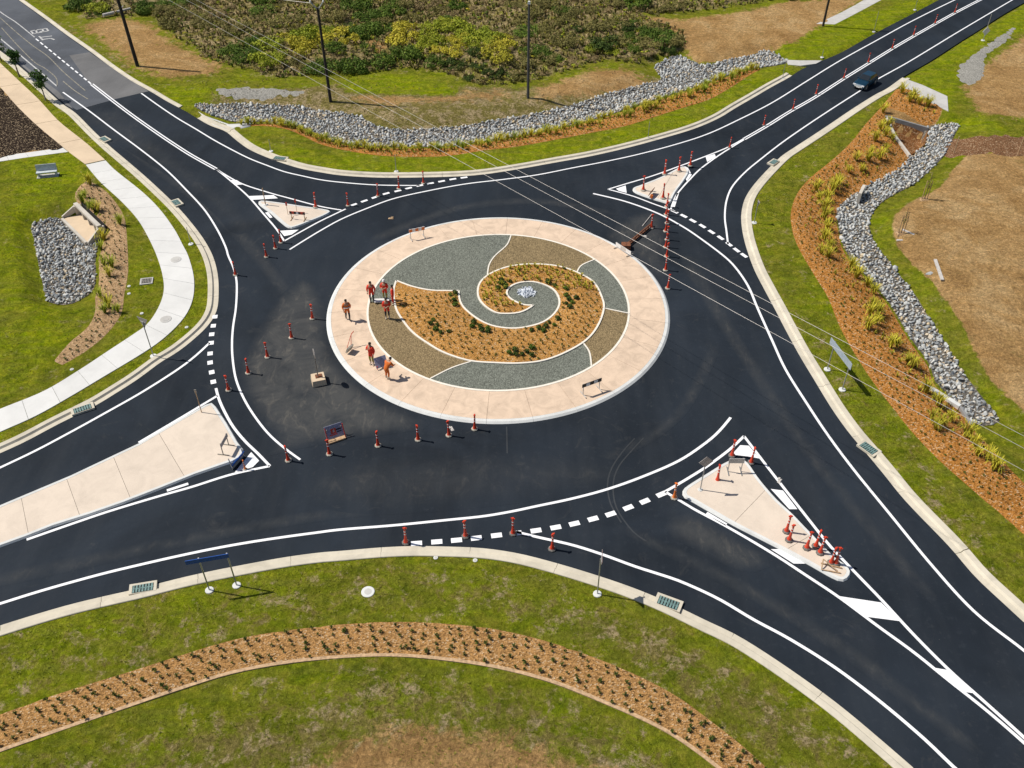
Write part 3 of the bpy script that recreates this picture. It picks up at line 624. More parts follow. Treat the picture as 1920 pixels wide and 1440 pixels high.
dv = [spline(GP(d, ZI), .35) for d in DIV]
for d in dv[:5]: sweep('paving_divider', d, [(-.05, ZI-.1), (-.05, ZI+.04), (.05, ZI+.04), (.05, ZI-.1)], M['edging'], isl)
def sector(a, b, cw=True):
    A, B = dv[a], dv[b]; t0 = math.atan2(A[-1][1], A[-1][0]); t1 = math.atan2(B[-1][1], B[-1][0])
    while t1 > t0: t1 -= 2*math.pi
    arc = [(math.cos(t0+(t1-t0)*i/24)*(RI-.055), math.sin(t0+(t1-t0)*i/24)*(RI-.055)) for i in range(25)]
    inner_i = (len(bedc[0])); i0 = np.argmin(np.linalg.norm(bedc[0]-B[0], axis=1)); i1 = np.argmin(np.linalg.norm(bedc[0]-A[0], axis=1))
    lo, hi = sorted((i0, i1)); inner = bedc[0][lo:hi+1]
    if i0 > i1: inner = inner[::-1]
    poly = [tuple(p) for p in A[1:-1]] + arc + [tuple(p) for p in B[::-1][1:-1]] + [tuple(p) for p in inner]
    sheet('tan_pebble_paving', poly, ZI+.005, M['pebble_tan'], 0, isl)
sector(0, 1); sector(2, 3); sector(4, 5)

# ---- splitter islands and the long median
def offset_in(poly, d):
    P = np.array(poly)
    if area2(P) < 0: P = P[::-1]
    return P - normals(P, True) * d
def clip(poly, p, n):
    out = []; P = [np.array(x) for x in poly]
    for i in range(len(P)):
        a, b = P[i], P[(i+1) % len(P)]; da, db = (a-p) @ n, (b-p) @ n
        if da >= 0: out.append(a)
        if da*db < 0: out.append(a + (b-a) * da/(da-db))
    return out
def median(px, label, cuts, top=.14, kw=.24, rounded=True):
    P = spline(GP(px, .05), .3, True) if rounded else np.array(GP(px, .05))
    if area2(P) < 0: P = P[::-1]
    Q = offset_in(P, kw); c = P.mean(0); root = empty('traffic_island', (c[0], c[1], 0)); tag(root, label, kind='structure')
    P2, Q2 = P - c, Q - c; T = offset_in(P, .07) - c; n = len(P)
    V = [(*p, -.1) for p in P2] + [(*p, .03) for p in P2] + [(*p, top) for p in T] + [(*p, top-.004) for p in Q2] + [(*p, -.1) for p in Q2]
    F = [(k*n+i, k*n+(i+1) % n, (k+1)*n+(i+1) % n, (k+1)*n+i) for k in range(4) for i in range(n)]
    mesh('island_kerb', V, F, M['kerb_white'], root)
    inner = offset_in(P, kw + .006) - c; bands = [inner]
    for cp, cn in cuts:
        cp = np.array(cp) - c; nb = []
        for b in bands:
            for s in (1, -1):
                r = clip(b, cp + np.array(cn)*.009*s, np.array(cn)*s)
                if len(r) > 2 and abs(area2(r)) > .05: nb.append(r)
        bands = nb
    for b in bands: sheet('island_slab', b, top-.012, M['island_slab'], 0, root)
    sheet('slab_bedding', inner, top-.06, M['wet_dirt'], 0, root)
def cut(pa, pb):
    a, b = np.array(G(pa)), np.array(G(pb)); t = (b-a)/np.linalg.norm(b-a); return (a, np.array([-t[1], t[0]]))
median([(1362,866),(1385,861),(1402,868),(1425,900),(1455,935),(1485,963),(1513,992),(1563,1043),(1590,1063),(1595,1078),(1583,1090),(1563,1085),(1513,1057),(1447,1022),(1380,988),(1343,967),(1300,942),(1282,932),(1280,920),(1290,910),(1325,888)], 'peach triangular splitter island holding a cluster of bollards', [cut((1383,975),(1450,905)), cut((1470,1035),(1530,1000))])
median([(490,377),(520,380),(567,387),(617,395),(613,403),(580,417),(553,427),(540,427),(525,416),(507,400),(485,383)], 'small splitter island of the north-western approach', [])
median([(1187,353),(1200,348),(1240,332),(1275,314),(1287,315),(1292,323),(1284,338),(1267,362),(1256,382),(1245,380),(1215,371),(1190,361)], 'small splitter island of the north-eastern approach', [cut((1232,376),(1262,325))])
median([(384,760),(398,756),(406,763),(427,795),(447,830),(457,843),(455,856),(437,867),(367,891),(300,918),(233,944),(170,966),(100,988),(50,1008),(0,1026),(-90,1056),(-90,985),(0,948),(133,892),(260,832),(340,785)], 'long peach concrete median of the western approach', [cut((297,812),(345,893)), cut((212,855),(245,935)), cut((125,897),(150,967)), cut((40,930),(55,1005)), cut((-40,965),(-30,1030))], rounded=False)

# ---- footpaths
def footpath(lp, rp, n, mat, name, label, z=.10):
    A, B = spline(GP(lp, z), .3), spline(GP(rp, z), .3); c = A[len(A)//2]; root = empty(name, (c[0], c[1], 0)); tag(root, label, kind='structure')
    ia = np.linspace(0, len(A)-1, n*4+1); ib = np.linspace(0, len(B)-1, n*4+1)
    ga = np.stack([np.interp(ia, range(len(A)), A[:, k]) for k in (0, 1)], 1) - c; gb = np.stack([np.interp(ib, range(len(B)), B[:, k]) for k in (0, 1)], 1) - c
    for i in range(n):
        a, b = ga[i*4:i*4+5].copy(), gb[i*4:i*4+5].copy(); a[0] += (a[1]-a[0])*.02; b[0] += (b[1]-b[0])*.02; a[-1] -= (a[-1]-a[-2])*.02; b[-1] -= (b[-1]-b[-2])*.02
        V = [(*p, z+.02) for p in a] + [(*p, z+.02) for p in b] + [(*p, -.1) for p in a] + [(*p, -.1) for p in b]
        F = [(k, k+1, 5+k+1, 5+k) for k in range(4)] + [(k, 10+k, 10+k+1, k+1) for k in range(4)] + [(5+k, 5+k+1, 15+k+1, 15+k) for k in range(4)] + [(0, 5, 15, 10), (4, 14, 19, 9)]
        mesh('slab', V, F, M[mat], root)
    return root
footpath([(161,309),(187,340),(227,377),(257,410),(277,443),(294,480),(305,517),(307,547),(297,577),(277,607),(250,627),(200,660),(150,693),(83,733),(0,767),(-80,800)],
         [(198,301),(217,320),(267,360),(300,393),(327,430),(343,460),(353,480),(363,517),(363,553),(353,583),(333,610),(300,640),(260,667),(200,703),(133,743),(67,780),(0,810),(-80,846)], 21, 'path', 'footpath', 'curving new white concrete footpath')
footpath([(-140,25),(-70,92),(0,163),(30,197),(67,233),(117,275),(133,288),(160,308)], [(-100,22),(-40,80),(0,118),(37,153),(73,187),(110,227),(160,267),(197,300)], 9, 'path_tan', 'footpath', 'older straight tan footpath at upper left')
footpath([(-60,312),(0,303),(60,294),(128,285)], [(-60,301),(0,293),(60,285),(118,277)], 5, 'path', 'footpath', 'narrow white path meeting the tan footpath', .06)
footpath([(1565,46),(1600,28),(1660,-4),(1700,-26)], [(1530,45),(1580,22),(1630,-6),(1660,-26)], 4, 'pad', 'footpath', 'grey side path at the top right', .06)
dvw = np.array(GP([(1694,147),(1730,160),(1776,181),(1778,209),(1730,186),(1688,166)], .08)); tag(sheet('driveway', dvw, .12, M['pad'], 0, skirt=.3), 'grey concrete driveway apron by the car', kind='structure')
tag(sheet('drain_apron', np.array(GP([(1476,113),(1500,114),(1541,114),(1530,120),(1500,124),(1478,122)], .05)), .10, M['pad'], 0, skirt=.3), 'pale concrete apron where the rock channel meets the road', kind='structure')
tag(sheet('drain_apron', np.array(GP([(372,212),(385,220),(430,236),(473,231),(470,240),(436,248),(400,236)], -.1)), lambda p: Hf(p)*.5+.05, M['path'], .8, skirt=.4), 'pale stone apron where the rock channel meets the north-west road', kind='structure')
# gravel and soil patches
def ground_patch(name, px, mat, label, dz=.03, step=.6, z=0.05):
    P = spline(GP(px, z), .5, True); P = P + normals(P, True) * (.35*wob(P, .55, 3) + rng.uniform(-.18, .18, len(P)))[:, None]; o = sheet(name, P, lambda p: Hf(p) + dz - .05*(1-sstep(0, .5, -sdist(p, P))), mat, step); return tag(o, label, kind='structure')
ground_patch('gravel_patch', [(1790,130),(1827,97),(1863,70),(1913,43),(1897,73),(1853,107),(1847,140),(1813,163)], M['gravel'], 'spread grey gravel beside the far right verge')
ground_patch('gravel_patch', [(397,168),(430,163),(500,164),(560,170),(585,174),(540,181),(470,182),(410,178)], M['gravel'], 'bare grey gravel strip near the power pole')
ground_patch('soil_strip', [(1778,250),(1830,252),(1930,258),(1930,294),(1850,290),(1768,286)], M['wet_dirt'], 'damp brown soil strip by the headwall')
ground_patch('dark_garden', [(-40,120),(0,163),(60,225),(114,276),(70,282),(30,288),(-60,300)], M['mulch_dark'], 'black mulched garden beside the tan footpath', .06)

# ================================================================== MULCH BEDS, ROCKS, HEADWALLS
def bed(px_a, za, px_b, zb, mat, label, dz=.055, step=.5, extra=()):
    A, B = spline(GP(px_a, za), .6), spline(GP(px_b, zb), .6); P = np.concatenate([A, B[::-1]]); hole = [cul_poly] if mat == 'mulch_w' else []
    o = sheet('mulch_bed', P, lambda p: Hf(p) + dz + .015*wob(p, .4, 5) - .05*(1-sstep(0, .25, -sdist(p, P))), M[mat], step); tag(o, label, kind='structure'); return o, P, A, B
ES = [(1680,168),(1653,200),(1623,233),(1593,270),(1557,303),(1520,333),(1495,363),(1483,397),(1485,430),(1497,465),(1527,517),(1553,560),(1573,610),(1600,660),(1630,707),(1667,757),(1707,807),(1747,850),(1793,893),(1867,957),(1920,1003),(1980,1055)]
EB = [(1698,170),(1762,206),(1744,231),(1702,221),(1658,208),(1664,228),(1678,255),(1706,293),(1680,320),(1623,350),(1580,380),(1570,400),(1572,427),(1580,460),(1597,487),(1623,517),(1653,550),(1680,590),(1710,640),(1740,680),(1753,717),(1768,733),(1803,768),(1825,797),(1840,823),(1873,867),(1920,918),(1990,985)]
ebed, EP, _, _ = bed(ES, .05, EB, -.3, 'mulch', 'long orange mulch bed between the eastern verge and the rock channel')
NS_ = [(447,240),(483,236),(533,241),(567,254),(600,270),(640,281),(707,292),(773,295),(840,293),(907,283),(973,275),(1040,263),(1107,250),(1173,237),(1227,220),(1280,203),(1330,187),(1373,163),(1400,145),(1427,128)]
NB_ = [(462,232),(490,231),(530,232),(567,241),(610,259),(640,269),(707,276),(773,276),(840,275),(907,266),(973,256),(1040,242),(1107,226),(1173,206),(1227,188),(1280,172),(1313,161),(1357,145),(1390,133),(1424,126)]
nbed, NPoly, NA, NBw = bed(NS_, .03, NB_, -.3, 'mulch', 'narrow orange mulch strip along the northern rock channel')
SA = [(-60,1362),(0,1340),(83,1310),(167,1283),(267,1252),(367,1220),(450,1197),(533,1183),(640,1171),(740,1166),(840,1170),(940,1182),(1040,1207),(1140,1243),(1223,1280),(1280,1313),(1330,1350),(1390,1397),(1437,1440),(1490,1495)]
SB = [(-60,1430),(0,1408),(100,1373),(233,1327),(333,1293),(433,1262),(533,1243),(640,1232),(740,1229),(840,1237),(940,1253),(1040,1280),(1140,1320),(1223,1357),(1280,1390),(1347,1440),(1400,1485)]
sbed, SPoly, SAw, SBw = bed(SA, .07, SB, .07, 'mulch_s', 'curved pale mulch bed with rows of seedlings on the southern lawn')
sweep('bed_edge', SBw, [(-.09, -.1), (-.09, .13), (.09, .13), (.09, -.1)], M['timber'], None, 1, lambda p: 0)
tag(bpy.data.objects['bed_edge'], 'thin pale edging along the southern mulch bed', 'edging')
WA = [(165,338),(200,360),(230,400),(237,433),(240,480),(240,513),(233,553),(227,590),(200,627),(160,660),(117,685)]
WB = [(152,352),(143,378),(188,428),(190,450),(182,480),(183,513),(180,557),(180,587),(167,617),(133,647),(103,682)]
wbed, WPoly, _, _ = bed(WA, .05, WB, -.15, 'mulch_w', 'brown mulch strip beside the white footpath')
tag(sheet('pit_floor', pit_poly, lambda p: Hf(p) + .10, M['pit_dirt'], .3), 'red-brown soil floor inside the headwall', kind='structure')

def rock_shape(seed, pts=11):
    r = random.Random(seed); bm = bmesh.new(); s = (r.uniform(.8, 1.2), r.uniform(.65, 1), r.uniform(.5, .8))
    for _ in range(pts):
        v = Vector((r.gauss(0, 1), r.gauss(0, 1), r.gauss(0, 1))).normalized() * r.uniform(.85, 1.1); bm.verts.new((v.x*s[0], v.y*s[1], v.z*s[2]))
    h = bmesh.ops.convex_hull(bm, input=bm.verts); dead = list({g for g in h['geom_interior'] + h['geom_unused'] if isinstance(g, bmesh.types.BMVert)})
    if dead: bmesh.ops.delete(bm, geom=dead, context='VERTS')
    bmesh.ops.recalc_face_normals(bm, faces=bm.faces); bm.verts.index_update()
    V = np.array([v.co[:] for v in bm.verts]); F = np.array([[v.index for v in f.verts] for f in bm.faces]); bm.free(); return V, F
ROCKS = [rock_shape(i) for i in range(10)]
def joined(name, parts, mat, parent=None, smooth=False):
    """parts: list of (V, triangles, tone per vertex) -> one mesh"""
    vs, fs, ts, k = [], [], [], 0
    for V, F, T in parts: vs.append(V); fs.append(F + k); ts.append(np.broadcast_to(T, (len(V),))); k += len(V)
    V = np.concatenate(vs).astype(np.float32); F = np.concatenate(fs).astype(np.int32); T = np.concatenate(ts).astype(np.float32)
    me = bpy.data.meshes.new(name); me.vertices.add(len(V)); me.vertices.foreach_set('co', V.ravel()); n = len(F)
    me.loops.add(n*3); me.loops.foreach_set('vertex_index', F.ravel()); me.polygons.add(n)
    me.polygons.foreach_set('loop_start', np.arange(0, n*3, 3, dtype=np.int32)); me.polygons.foreach_set('loop_total', np.full(n, 3, np.int32))
    if smooth: me.polygons.foreach_set('use_smooth', np.ones(n, bool))
    me.update(calc_edges=True); me.materials.append(mat); a = me.attributes.new('tone', 'FLOAT', 'POINT'); a.data.foreach_set('value', T)
    return link(bpy.data.objects.new(name, me), parent)
def rotm(e): return np.array(Euler(e).to_matrix())
def scatter(poly, step, jit=.45, margin=0.0):
    P = np.array(poly); lo, hi = P.min(0), P.max(0); ys = np.arange(lo[1], hi[1], step*.87); out = []
    for k, y in enumerate(ys): 
        xs = np.arange(lo[0] + (k % 2)*step/2, hi[0], step); out.append(np.stack([xs, np.full(len(xs), y)], 1))
    g = np.concatenate(out); g = g + rng.uniform(-jit, jit, g.shape) * step; return g[sdist(g, poly) < -margin]
stone_me = []
for i, (V, F) in enumerate(ROCKS):
    me_ = bpy.data.meshes.new('stone'); me_.from_pydata([tuple(v) for v in V], [], [list(map(int, f)) for f in F]); me_.materials.append(M['stone']); me_.update(); stone_me.append(me_)
def rock_bed(name, poly, step, size, label, singles=0):
    b = sheet(name, poly, lambda p: Hf(p) + .03, M['bed_dark'], .6); tag(b, label, kind='structure')
    g = scatter(poly, step); g = g[sdist(g, slab_poly) > .1]; g = g[sdist(g, pit_poly) > .05]; z = Hf(g); d = np.hypot(g[:, 0] - CAMP[0], g[:, 1] - CAMP[1]); o = np.argsort(d); parts = []
    for n, i in enumerate(o):
        s = size * rng.uniform(.6, 1.2) * (1.45 if rng.uniform() < .12 else 1); e = rng.uniform(0, 6.28, 3); k = int(rng.integers(10)); e[:2] *= .25
        if n < singles:
            ob = bpy.data.objects.new('stone', stone_me[k]); ob.location = (g[i, 0], g[i, 1], z[i] + .04 + s*.2); ob.scale = (s, s, s); ob.rotation_euler = e; link(ob, b)
        else:
            V, F = ROCKS[k]; parts.append(((V * s) @ rotm(e).T + np.array([g[i, 0], g[i, 1], z[i] + .04 + s*.2]), F, rng.uniform()))
    if parts: tag(joined('stones', parts, M['rock'], b), kind='stuff')
    return b
rock_bed('rock_channel', nch, .29, .175, 'grey rock lined channel across the northern verge')
rock_bed('rock_channel', ech, .28, .17, 'winding pale grey rock channel down the eastern side', 300)
rock_bed('rock_basin', wpit, .26, .165, 'square basin of dark grey rocks on the western lawn', 300)
# pile of white stone at the heart of the spiral
c0 = G((988, 549), ZI); pile = sheet('white_stone_pile', [(c0[0]+math.cos(a)*r_*1.0, c0[1]+math.sin(a)*r_) for a, r_ in [(2*math.pi*i/16, .62+.14*math.sin(i*2.3)) for i in range(16)]], ZI+.012, M['white_stone'], 0)
tag(pile, 'heap of white crushed stone at the centre of the spiral', 'stone heap')
for i in range(80):
    a = rng.uniform(0, 6.28); r_ = .72*math.sqrt(rng.uniform()); s = rng.uniform(.07, .13); ob = bpy.data.objects.new('stone', stone_me[i % 10].copy() if i < 10 else bpy.data.objects['white_stone_pile'].children[i % 10].data)
    if i < 10: ob.data.materials[0] = M['white_stone']
    ob.location = (c0[0]+r_*math.cos(a), c0[1]+r_*math.sin(a), ZI + .05 + .16*(1-r_/.75)); ob.scale = (s, s, s); ob.rotation_euler = rng.uniform(0, 6, 3); link(ob, pile)

# ---- headwalls
def wall(parent, name, p, q, zp, zq, zb, th, mat):
    p, q = np.array(p[:2]), np.array(q[:2]); t = (q-p)/np.linalg.norm(q-p); n = np.array([-t[1], t[0]])*th/2
    V = [(*(p+n), zb), (*(q+n), zb), (*(q+n), zq), (*(p+n), zp), (*(p-n), zb), (*(q-n), zb), (*(q-n), zq), (*(p-n), zp)]
    return mesh(name, V, [(0,3,2,1),(4,5,6,7),(3,7,6,2),(0,1,5,4),(0,4,7,3),(1,2,6,5)], mat, parent)
hw = empty('culvert_headwall', (0, 0, 0)); tag(hw, 'angled concrete headwall with two sloping wing walls at the mulch bed', 'headwall')
wall(hw, 'wing_wall', a_, b_, .22, -.3, -1.7, .22, M['wall_dark']); wall(hw, 'end_wall', a_, m_, .20, .14, -1.7, .24, M['wall_conc']); wall(hw, 'wing_wall', m_, c_, .12, -.26, -1.7, .22, M['wall_conc'])  # first wing wall has its shade painted in by the darker concrete
wall(hw, 'coping', a_, b_, .27, -.25, .15, .26, M['wall_conc']) if False else None
hw2 = empty('pipe_headwall', onG((1612,372))); tag(hw2, 'small concrete pipe headwall beside the rock channel', 'headwall'); hw2.rotation_euler = (0, 0, R(62)); hw2.location.z = -.62
MB().box((0, 0, .45), (1.7, .26, .95)).build('wall', M['wall_conc'], hw2); MB().tube((0, -.14, .4), (0, -.15, .4), .27, n=16).build('pipe_mouth_shade', M['hole_shade'], hw2)  # flat black disc painted as the shade inside the pipe
hw3 = empty('low_concrete_wall', (0, 0, 0)); tag(hw3, 'long low white concrete wall at the lower end of the rock channel', 'wall')
wall(hw3, 'wall', G((1737,722), -.2), G((1800,762), -.3), -.15, -.22, -.9, .3, M['kerb_white']); wall(hw3, 'wall', G((1800,762), -.3), G((1822,795), -.4), -.25, -.4, -.9, .16, M['wall_dark'])
cul = empty('box_culvert', (cm[0], cm[1], -.62), cang); tag(cul, 'pale concrete box culvert outlet with square openings above the rock basin', 'culvert')
MB().box((0, 0, 1.02), (cl, .34, .22)).build('lintel', M['wall_conc'], cul); MB().box((0, .5, .45), (cl, .1, 1.0)).build('back_wall', M['hole_shade'], cul)  # back wall blackened to paint the shade inside the culvert
MB().box((0, -.55, .02), (cl*.98, 1.5, .14)).build('apron_slab', M['path_tan'], cul); MB().box((0, -1.42, .0), (cl*1.02, .22, .3)).build('apron_step', M['wall_conc'], cul)
for i in range(5): MB().box((-cl/2 + .12 + (cl-.24)*i/4, .06, .48), (.2 if i in (0, 4) else .13, .62 if i in (0, 4) else .3, .88)).build('pier', M['wall_conc'], cul)
for s in (-1, 1): wall(cul, 'wing_wall', (s*cl/2, -.1), (s*(cl/2+.25), -1.35), .95, .2, -.1, .16, M['wall_conc'])

# ================================================================== PLANTS
def blades(seed, n, h, spread, w, droop=.6, up=.5):
    r = random.Random(seed); V, F, T = [], [], []
    for _ in range(n):
        a = r.uniform(0, 6.283); lean = r.uniform(.1, 1) * spread; hh = h * r.uniform(.6, 1.1); tone = r.uniform(.2, 1)
        dx, dy = math.cos(a), math.sin(a); px, py = -dy, dx; k = len(V); b0 = r.uniform(0, .12)*spread
        for j, (u, z) in enumerate(((0, 0), (.35, .62), (.75, .97), (1.0, 1 - droop*lean/max(spread, .01)*.45))):
            ww = w * (1 - .8*j/3); x, y = dx*(b0+lean*u), dy*(b0+lean*u)
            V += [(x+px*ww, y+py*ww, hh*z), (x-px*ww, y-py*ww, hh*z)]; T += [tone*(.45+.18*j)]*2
        for j in range(3): F += [(k+2*j, k+2*j+1, k+2*j+3), (k+2*j, k+2*j+3, k+2*j+2)]
    return np.array(V), np.array(F), np.array(T)
def leaves(seed, lumps, n, size, flat=.75, low=-.15):
    """leaf-sized faces through the outer part of some lumps"""
    r = np.random.default_rng(seed); L = np.array(lumps); w = L[:, 3]**2; idx = r.choice(len(L), n, p=w/w.sum()); c = L[idx]
    d = r.normal(size=(n, 3)); d /= np.linalg.norm(d, axis=1)[:, None]; d[:, 2] = np.where(d[:, 2] < low, -d[:, 2], d[:, 2]); rad = c[:, 3] * r.uniform(.55, 1.08, n)
    p = c[:, :3] + d * rad[:, None] * np.array([1, 1, flat]); nn = d + r.normal(size=(n, 3))*.75 + np.array([0, 0, .25]); nn /= np.linalg.norm(nn, axis=1)[:, None]
    t = np.cross(nn, r.normal(size=(n, 3))); t /= np.linalg.norm(t, axis=1)[:, None]; b = np.cross(nn, t); s = size * r.uniform(.6, 1.4, n)[:, None]
    V = np.stack([p - t*s, p + b*s*.5, p + t*s, p - b*s*.5], 1).reshape(-1, 3); k = np.arange(n)[:, None]*4
    F = np.concatenate([k + np.array([0, 1, 2]), k + np.array([0, 2, 3])]); hz = (p[:, 2] - p[:, 2].min())/(np.ptp(p[:, 2])+.01)
    T = np.clip(r.normal(.5, .24, n), 0, 1); return V, F, np.repeat(T, 4)
def plant_mesh(name, parts, mat): o = joined(name, parts, mat); me_ = o.data; bpy.data.objects.remove(o); return me_
def put(name, me_, loc, s=1.0, rz=None, label=None, cat='plant', group=None, sz=None):
    o = bpy.data.objects.new(name, me_); o.location = loc; o.scale = (s, s, s*(sz or 1)); o.rotation_euler = (0, 0, rnd.uniform(0, 6.28) if rz is None else rz); link(o); return tag(o, label, cat, group)
# rows of seedlings in the southern bed
seed_me = [plant_mesh('seedling', [blades(40+i, 12, .26, .13, .022), leaves(60+i, [(0, 0, .1, .1)], 14, .05)], M['leaf_seed']) for i in range(4)]
cols = 62; ia = np.linspace(0, len(SAw)-1, cols); ib = np.linspace(0, len(SBw)-1, cols)
Aw = np.stack([np.interp(ia, range(len(SAw)), SAw[:, k]) for k in (0, 1)], 1); Bw = np.stack([np.interp(ib, range(len(SBw)), SBw[:, k]) for k in (0, 1)], 1); sp = []; srow = []
for r_ in range(5):
    t = .14 + .18*r_
    for i in range(cols-1):
        u = (i + .5*(r_ % 2)); k = int(u); f = u - k; A0 = Aw[k]*(1-f)+Aw[min(k+1, cols-1)]*f; B0 = Bw[k]*(1-f)+Bw[min(k+1, cols-1)]*f
        if rng.uniform() < .93: srow.append(r_); sp.append(A0*(1-t)+B0*t + rng.normal(0, .10, 2))
sp = np.array(sp); zs = Hf(sp)
for i in range(min(300, len(sp))):
    put('seedling', seed_me[i % 4], (sp[i, 0], sp[i, 1], zs[i]+.06), rng.uniform(.6, 1.2), None, 'small green seedling in the ' + ('row nearest the road', 'second row from the road', 'middle row', 'fourth row from the road', 'row nearest the pale edging')[srow[i]] + ' of the southern mulch bed', 'seedling', 'seedlings in row %d of the southern mulch bed' % (srow[i]+1))
# small planting that nobody could count
tuft = [blades(80+i, 9, .2, .12, .02) for i in range(5)]; mini = [leaves(90+i, [(0, 0, .07, .09)], 18, .05) for i in range(4)]
def tufts(name, pts, zf, shapes, mat, lo, hi, label, dz=.04):
    z = zf(pts); parts = []
    for p, zz in zip(pts, z):
        V, F, T = shapes[int(rng.integers(len(shapes)))]; s = rng.uniform(lo, hi); parts.append((V*s @ rotm((0, 0, rng.uniform(0, 6.28))).T + np.array([p[0], p[1], zz+dz]), F, np.clip(T*rng.uniform(.7, 1.2), 0, 1)))
    o = joined(name, parts, mat); return tag(o, label, 'plants', kind='stuff')
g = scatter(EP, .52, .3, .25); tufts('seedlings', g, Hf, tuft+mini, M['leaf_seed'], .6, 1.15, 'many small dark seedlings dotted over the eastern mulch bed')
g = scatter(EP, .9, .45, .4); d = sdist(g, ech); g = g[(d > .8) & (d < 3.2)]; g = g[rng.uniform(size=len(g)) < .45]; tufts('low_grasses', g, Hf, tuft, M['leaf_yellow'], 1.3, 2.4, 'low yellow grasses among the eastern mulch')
g = scatter(bed_poly, .56, .3, .2); up = (g[:, 1] > 1.2) | ((g[:, 1] > -.6) & (np.hypot(g[:, 0]-.6, g[:, 1]-1.5) < 4.2)); tufts('seedlings', g[~up], zbed, mini+tuft, M['leaf_seed'], .85, 1.3, 'tiny seedlings over the island mulch', .0)
g2 = scatter(bed_poly, .36, .45, .15); g2 = g2[((g2[:, 1] > 1.6) | ((g2[:, 1] > -.4) & (np.hypot(g2[:, 0]-.4, g2[:, 1]-1.5) < 3.9))) & (g2[:, 0] > -4)]; g2 = g2[rng.uniform(size=len(g2)) < .85]
tufts('ground_cover', g2, zbed, tuft, M['leaf_yellow'], 1.1, 2.0, 'yellow green ground cover in the inner curl of the island bed', .0)
tufts('seedlings', g2[::7], zbed, mini, M['leaf_dark'], .9, 1.5, 'dark seedlings among the island ground cover', .0)
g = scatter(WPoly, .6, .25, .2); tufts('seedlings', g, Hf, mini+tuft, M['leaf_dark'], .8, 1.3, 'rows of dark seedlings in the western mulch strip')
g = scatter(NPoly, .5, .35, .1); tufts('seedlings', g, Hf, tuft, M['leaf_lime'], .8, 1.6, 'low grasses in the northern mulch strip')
# dark green shrubs on the island
shr_me = [plant_mesh('island_shrub', [leaves(120+i, [(0, 0, .2, .22), (.1, .05, .16, .16), (-.1, .04, .14, .15)], 150, .07)], M['leaf_dark' if i < 2 else 'leaf_green']) for i in range(3)]
sh = [(860+x/6.4, 490+y/6.4) for x, y in [(620,240),(510,235),(490,262),(545,262),(470,325),(565,302),(1070,245),(1150,288),(1285,335),(1290,505),(1335,555),(1365,500),(1410,455),(1320,455),(1290,410),(1185,690),(1085,730),(1145,775),(1045,790),(960,805),(1015,845),(875,830),(180,735),(160,795),(260,790),(275,840),(355,805),(355,848),(685,1122),(605,1108),(760,1120),(815,1095),(880,1050),(880,1125),(670,1072)]]
sh += [(600+x/2.8235, 400+y/2.8235) for x, y in [(600,570),(620,597),(585,590),(612,620),(640,637),(680,632),(690,430),(715,422),(708,462),(716,485)]]
names_ = ['in the inner curl of the shell bed', 'along the inner edge of the shell bed', 'at the lower rim of the shell bed', 'in the left wing of the shell bed']
for i, p in enumerate(sh):
    w = G(p, ZI+.15); k = 0 if i < 15 else 1 if i < 28 else 2 if i < 35 else 3
    put('island_shrub', shr_me[i % 3], (w[0], w[1], float(zbed(np.array([w]))[0])-.03), rng.uniform(.65, 1.0), None, 'dark green shrub ' + names_[k], 'shrub', 'dark shrubs ' + names_[k])
# strappy yellow grasses
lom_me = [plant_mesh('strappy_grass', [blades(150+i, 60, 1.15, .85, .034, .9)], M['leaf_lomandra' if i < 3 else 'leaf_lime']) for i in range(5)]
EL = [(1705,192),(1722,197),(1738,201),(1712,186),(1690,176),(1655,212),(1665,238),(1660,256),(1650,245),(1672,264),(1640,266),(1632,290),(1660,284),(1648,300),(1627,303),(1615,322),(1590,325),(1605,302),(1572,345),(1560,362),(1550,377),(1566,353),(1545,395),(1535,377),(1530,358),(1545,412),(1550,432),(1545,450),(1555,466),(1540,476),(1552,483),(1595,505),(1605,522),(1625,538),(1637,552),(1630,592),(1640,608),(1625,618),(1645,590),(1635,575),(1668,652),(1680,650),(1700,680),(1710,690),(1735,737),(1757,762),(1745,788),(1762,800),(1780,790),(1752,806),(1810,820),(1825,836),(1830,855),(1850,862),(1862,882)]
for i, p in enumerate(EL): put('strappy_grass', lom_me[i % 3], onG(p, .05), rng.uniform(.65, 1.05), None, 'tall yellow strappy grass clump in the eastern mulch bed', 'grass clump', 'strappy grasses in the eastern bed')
nn_ = 130
for i in range(nn_):
    t = (i + rng.uniform(.1, .9))/nn_; u = t*(len(NA)-1); v = t*(len(NBw)-1); f = rng.uniform(.35, .95) ; A0 = NA[int(u)]; B0 = NBw[int(v)]; p = A0*(1-f)+B0*f
    put('strappy_grass', lom_me[int(rng.integers(4))], (p[0], p[1], float(Hf(np.array([p]))[0])+.04), rng.uniform(.42, .8), None, 'yellow strappy grass clump in the northern mulch strip', 'grass clump', 'strappy grasses along the northern strip')
for i, p in enumerate([(170,347),(156,382),(160,372),(185,397),(180,408),(226,422),(196,452),(190,470),(196,498),(206,520),(211,502),(190,560),(205,578),(222,586),(198,588)]):
    put('strappy_grass', lom_me[2 + i % 3], onG(p, .04), rng.uniform(.65, .95), None, 'lime strappy grass clump in the western mulch strip', 'grass clump', 'strappy grasses beside the white footpath')

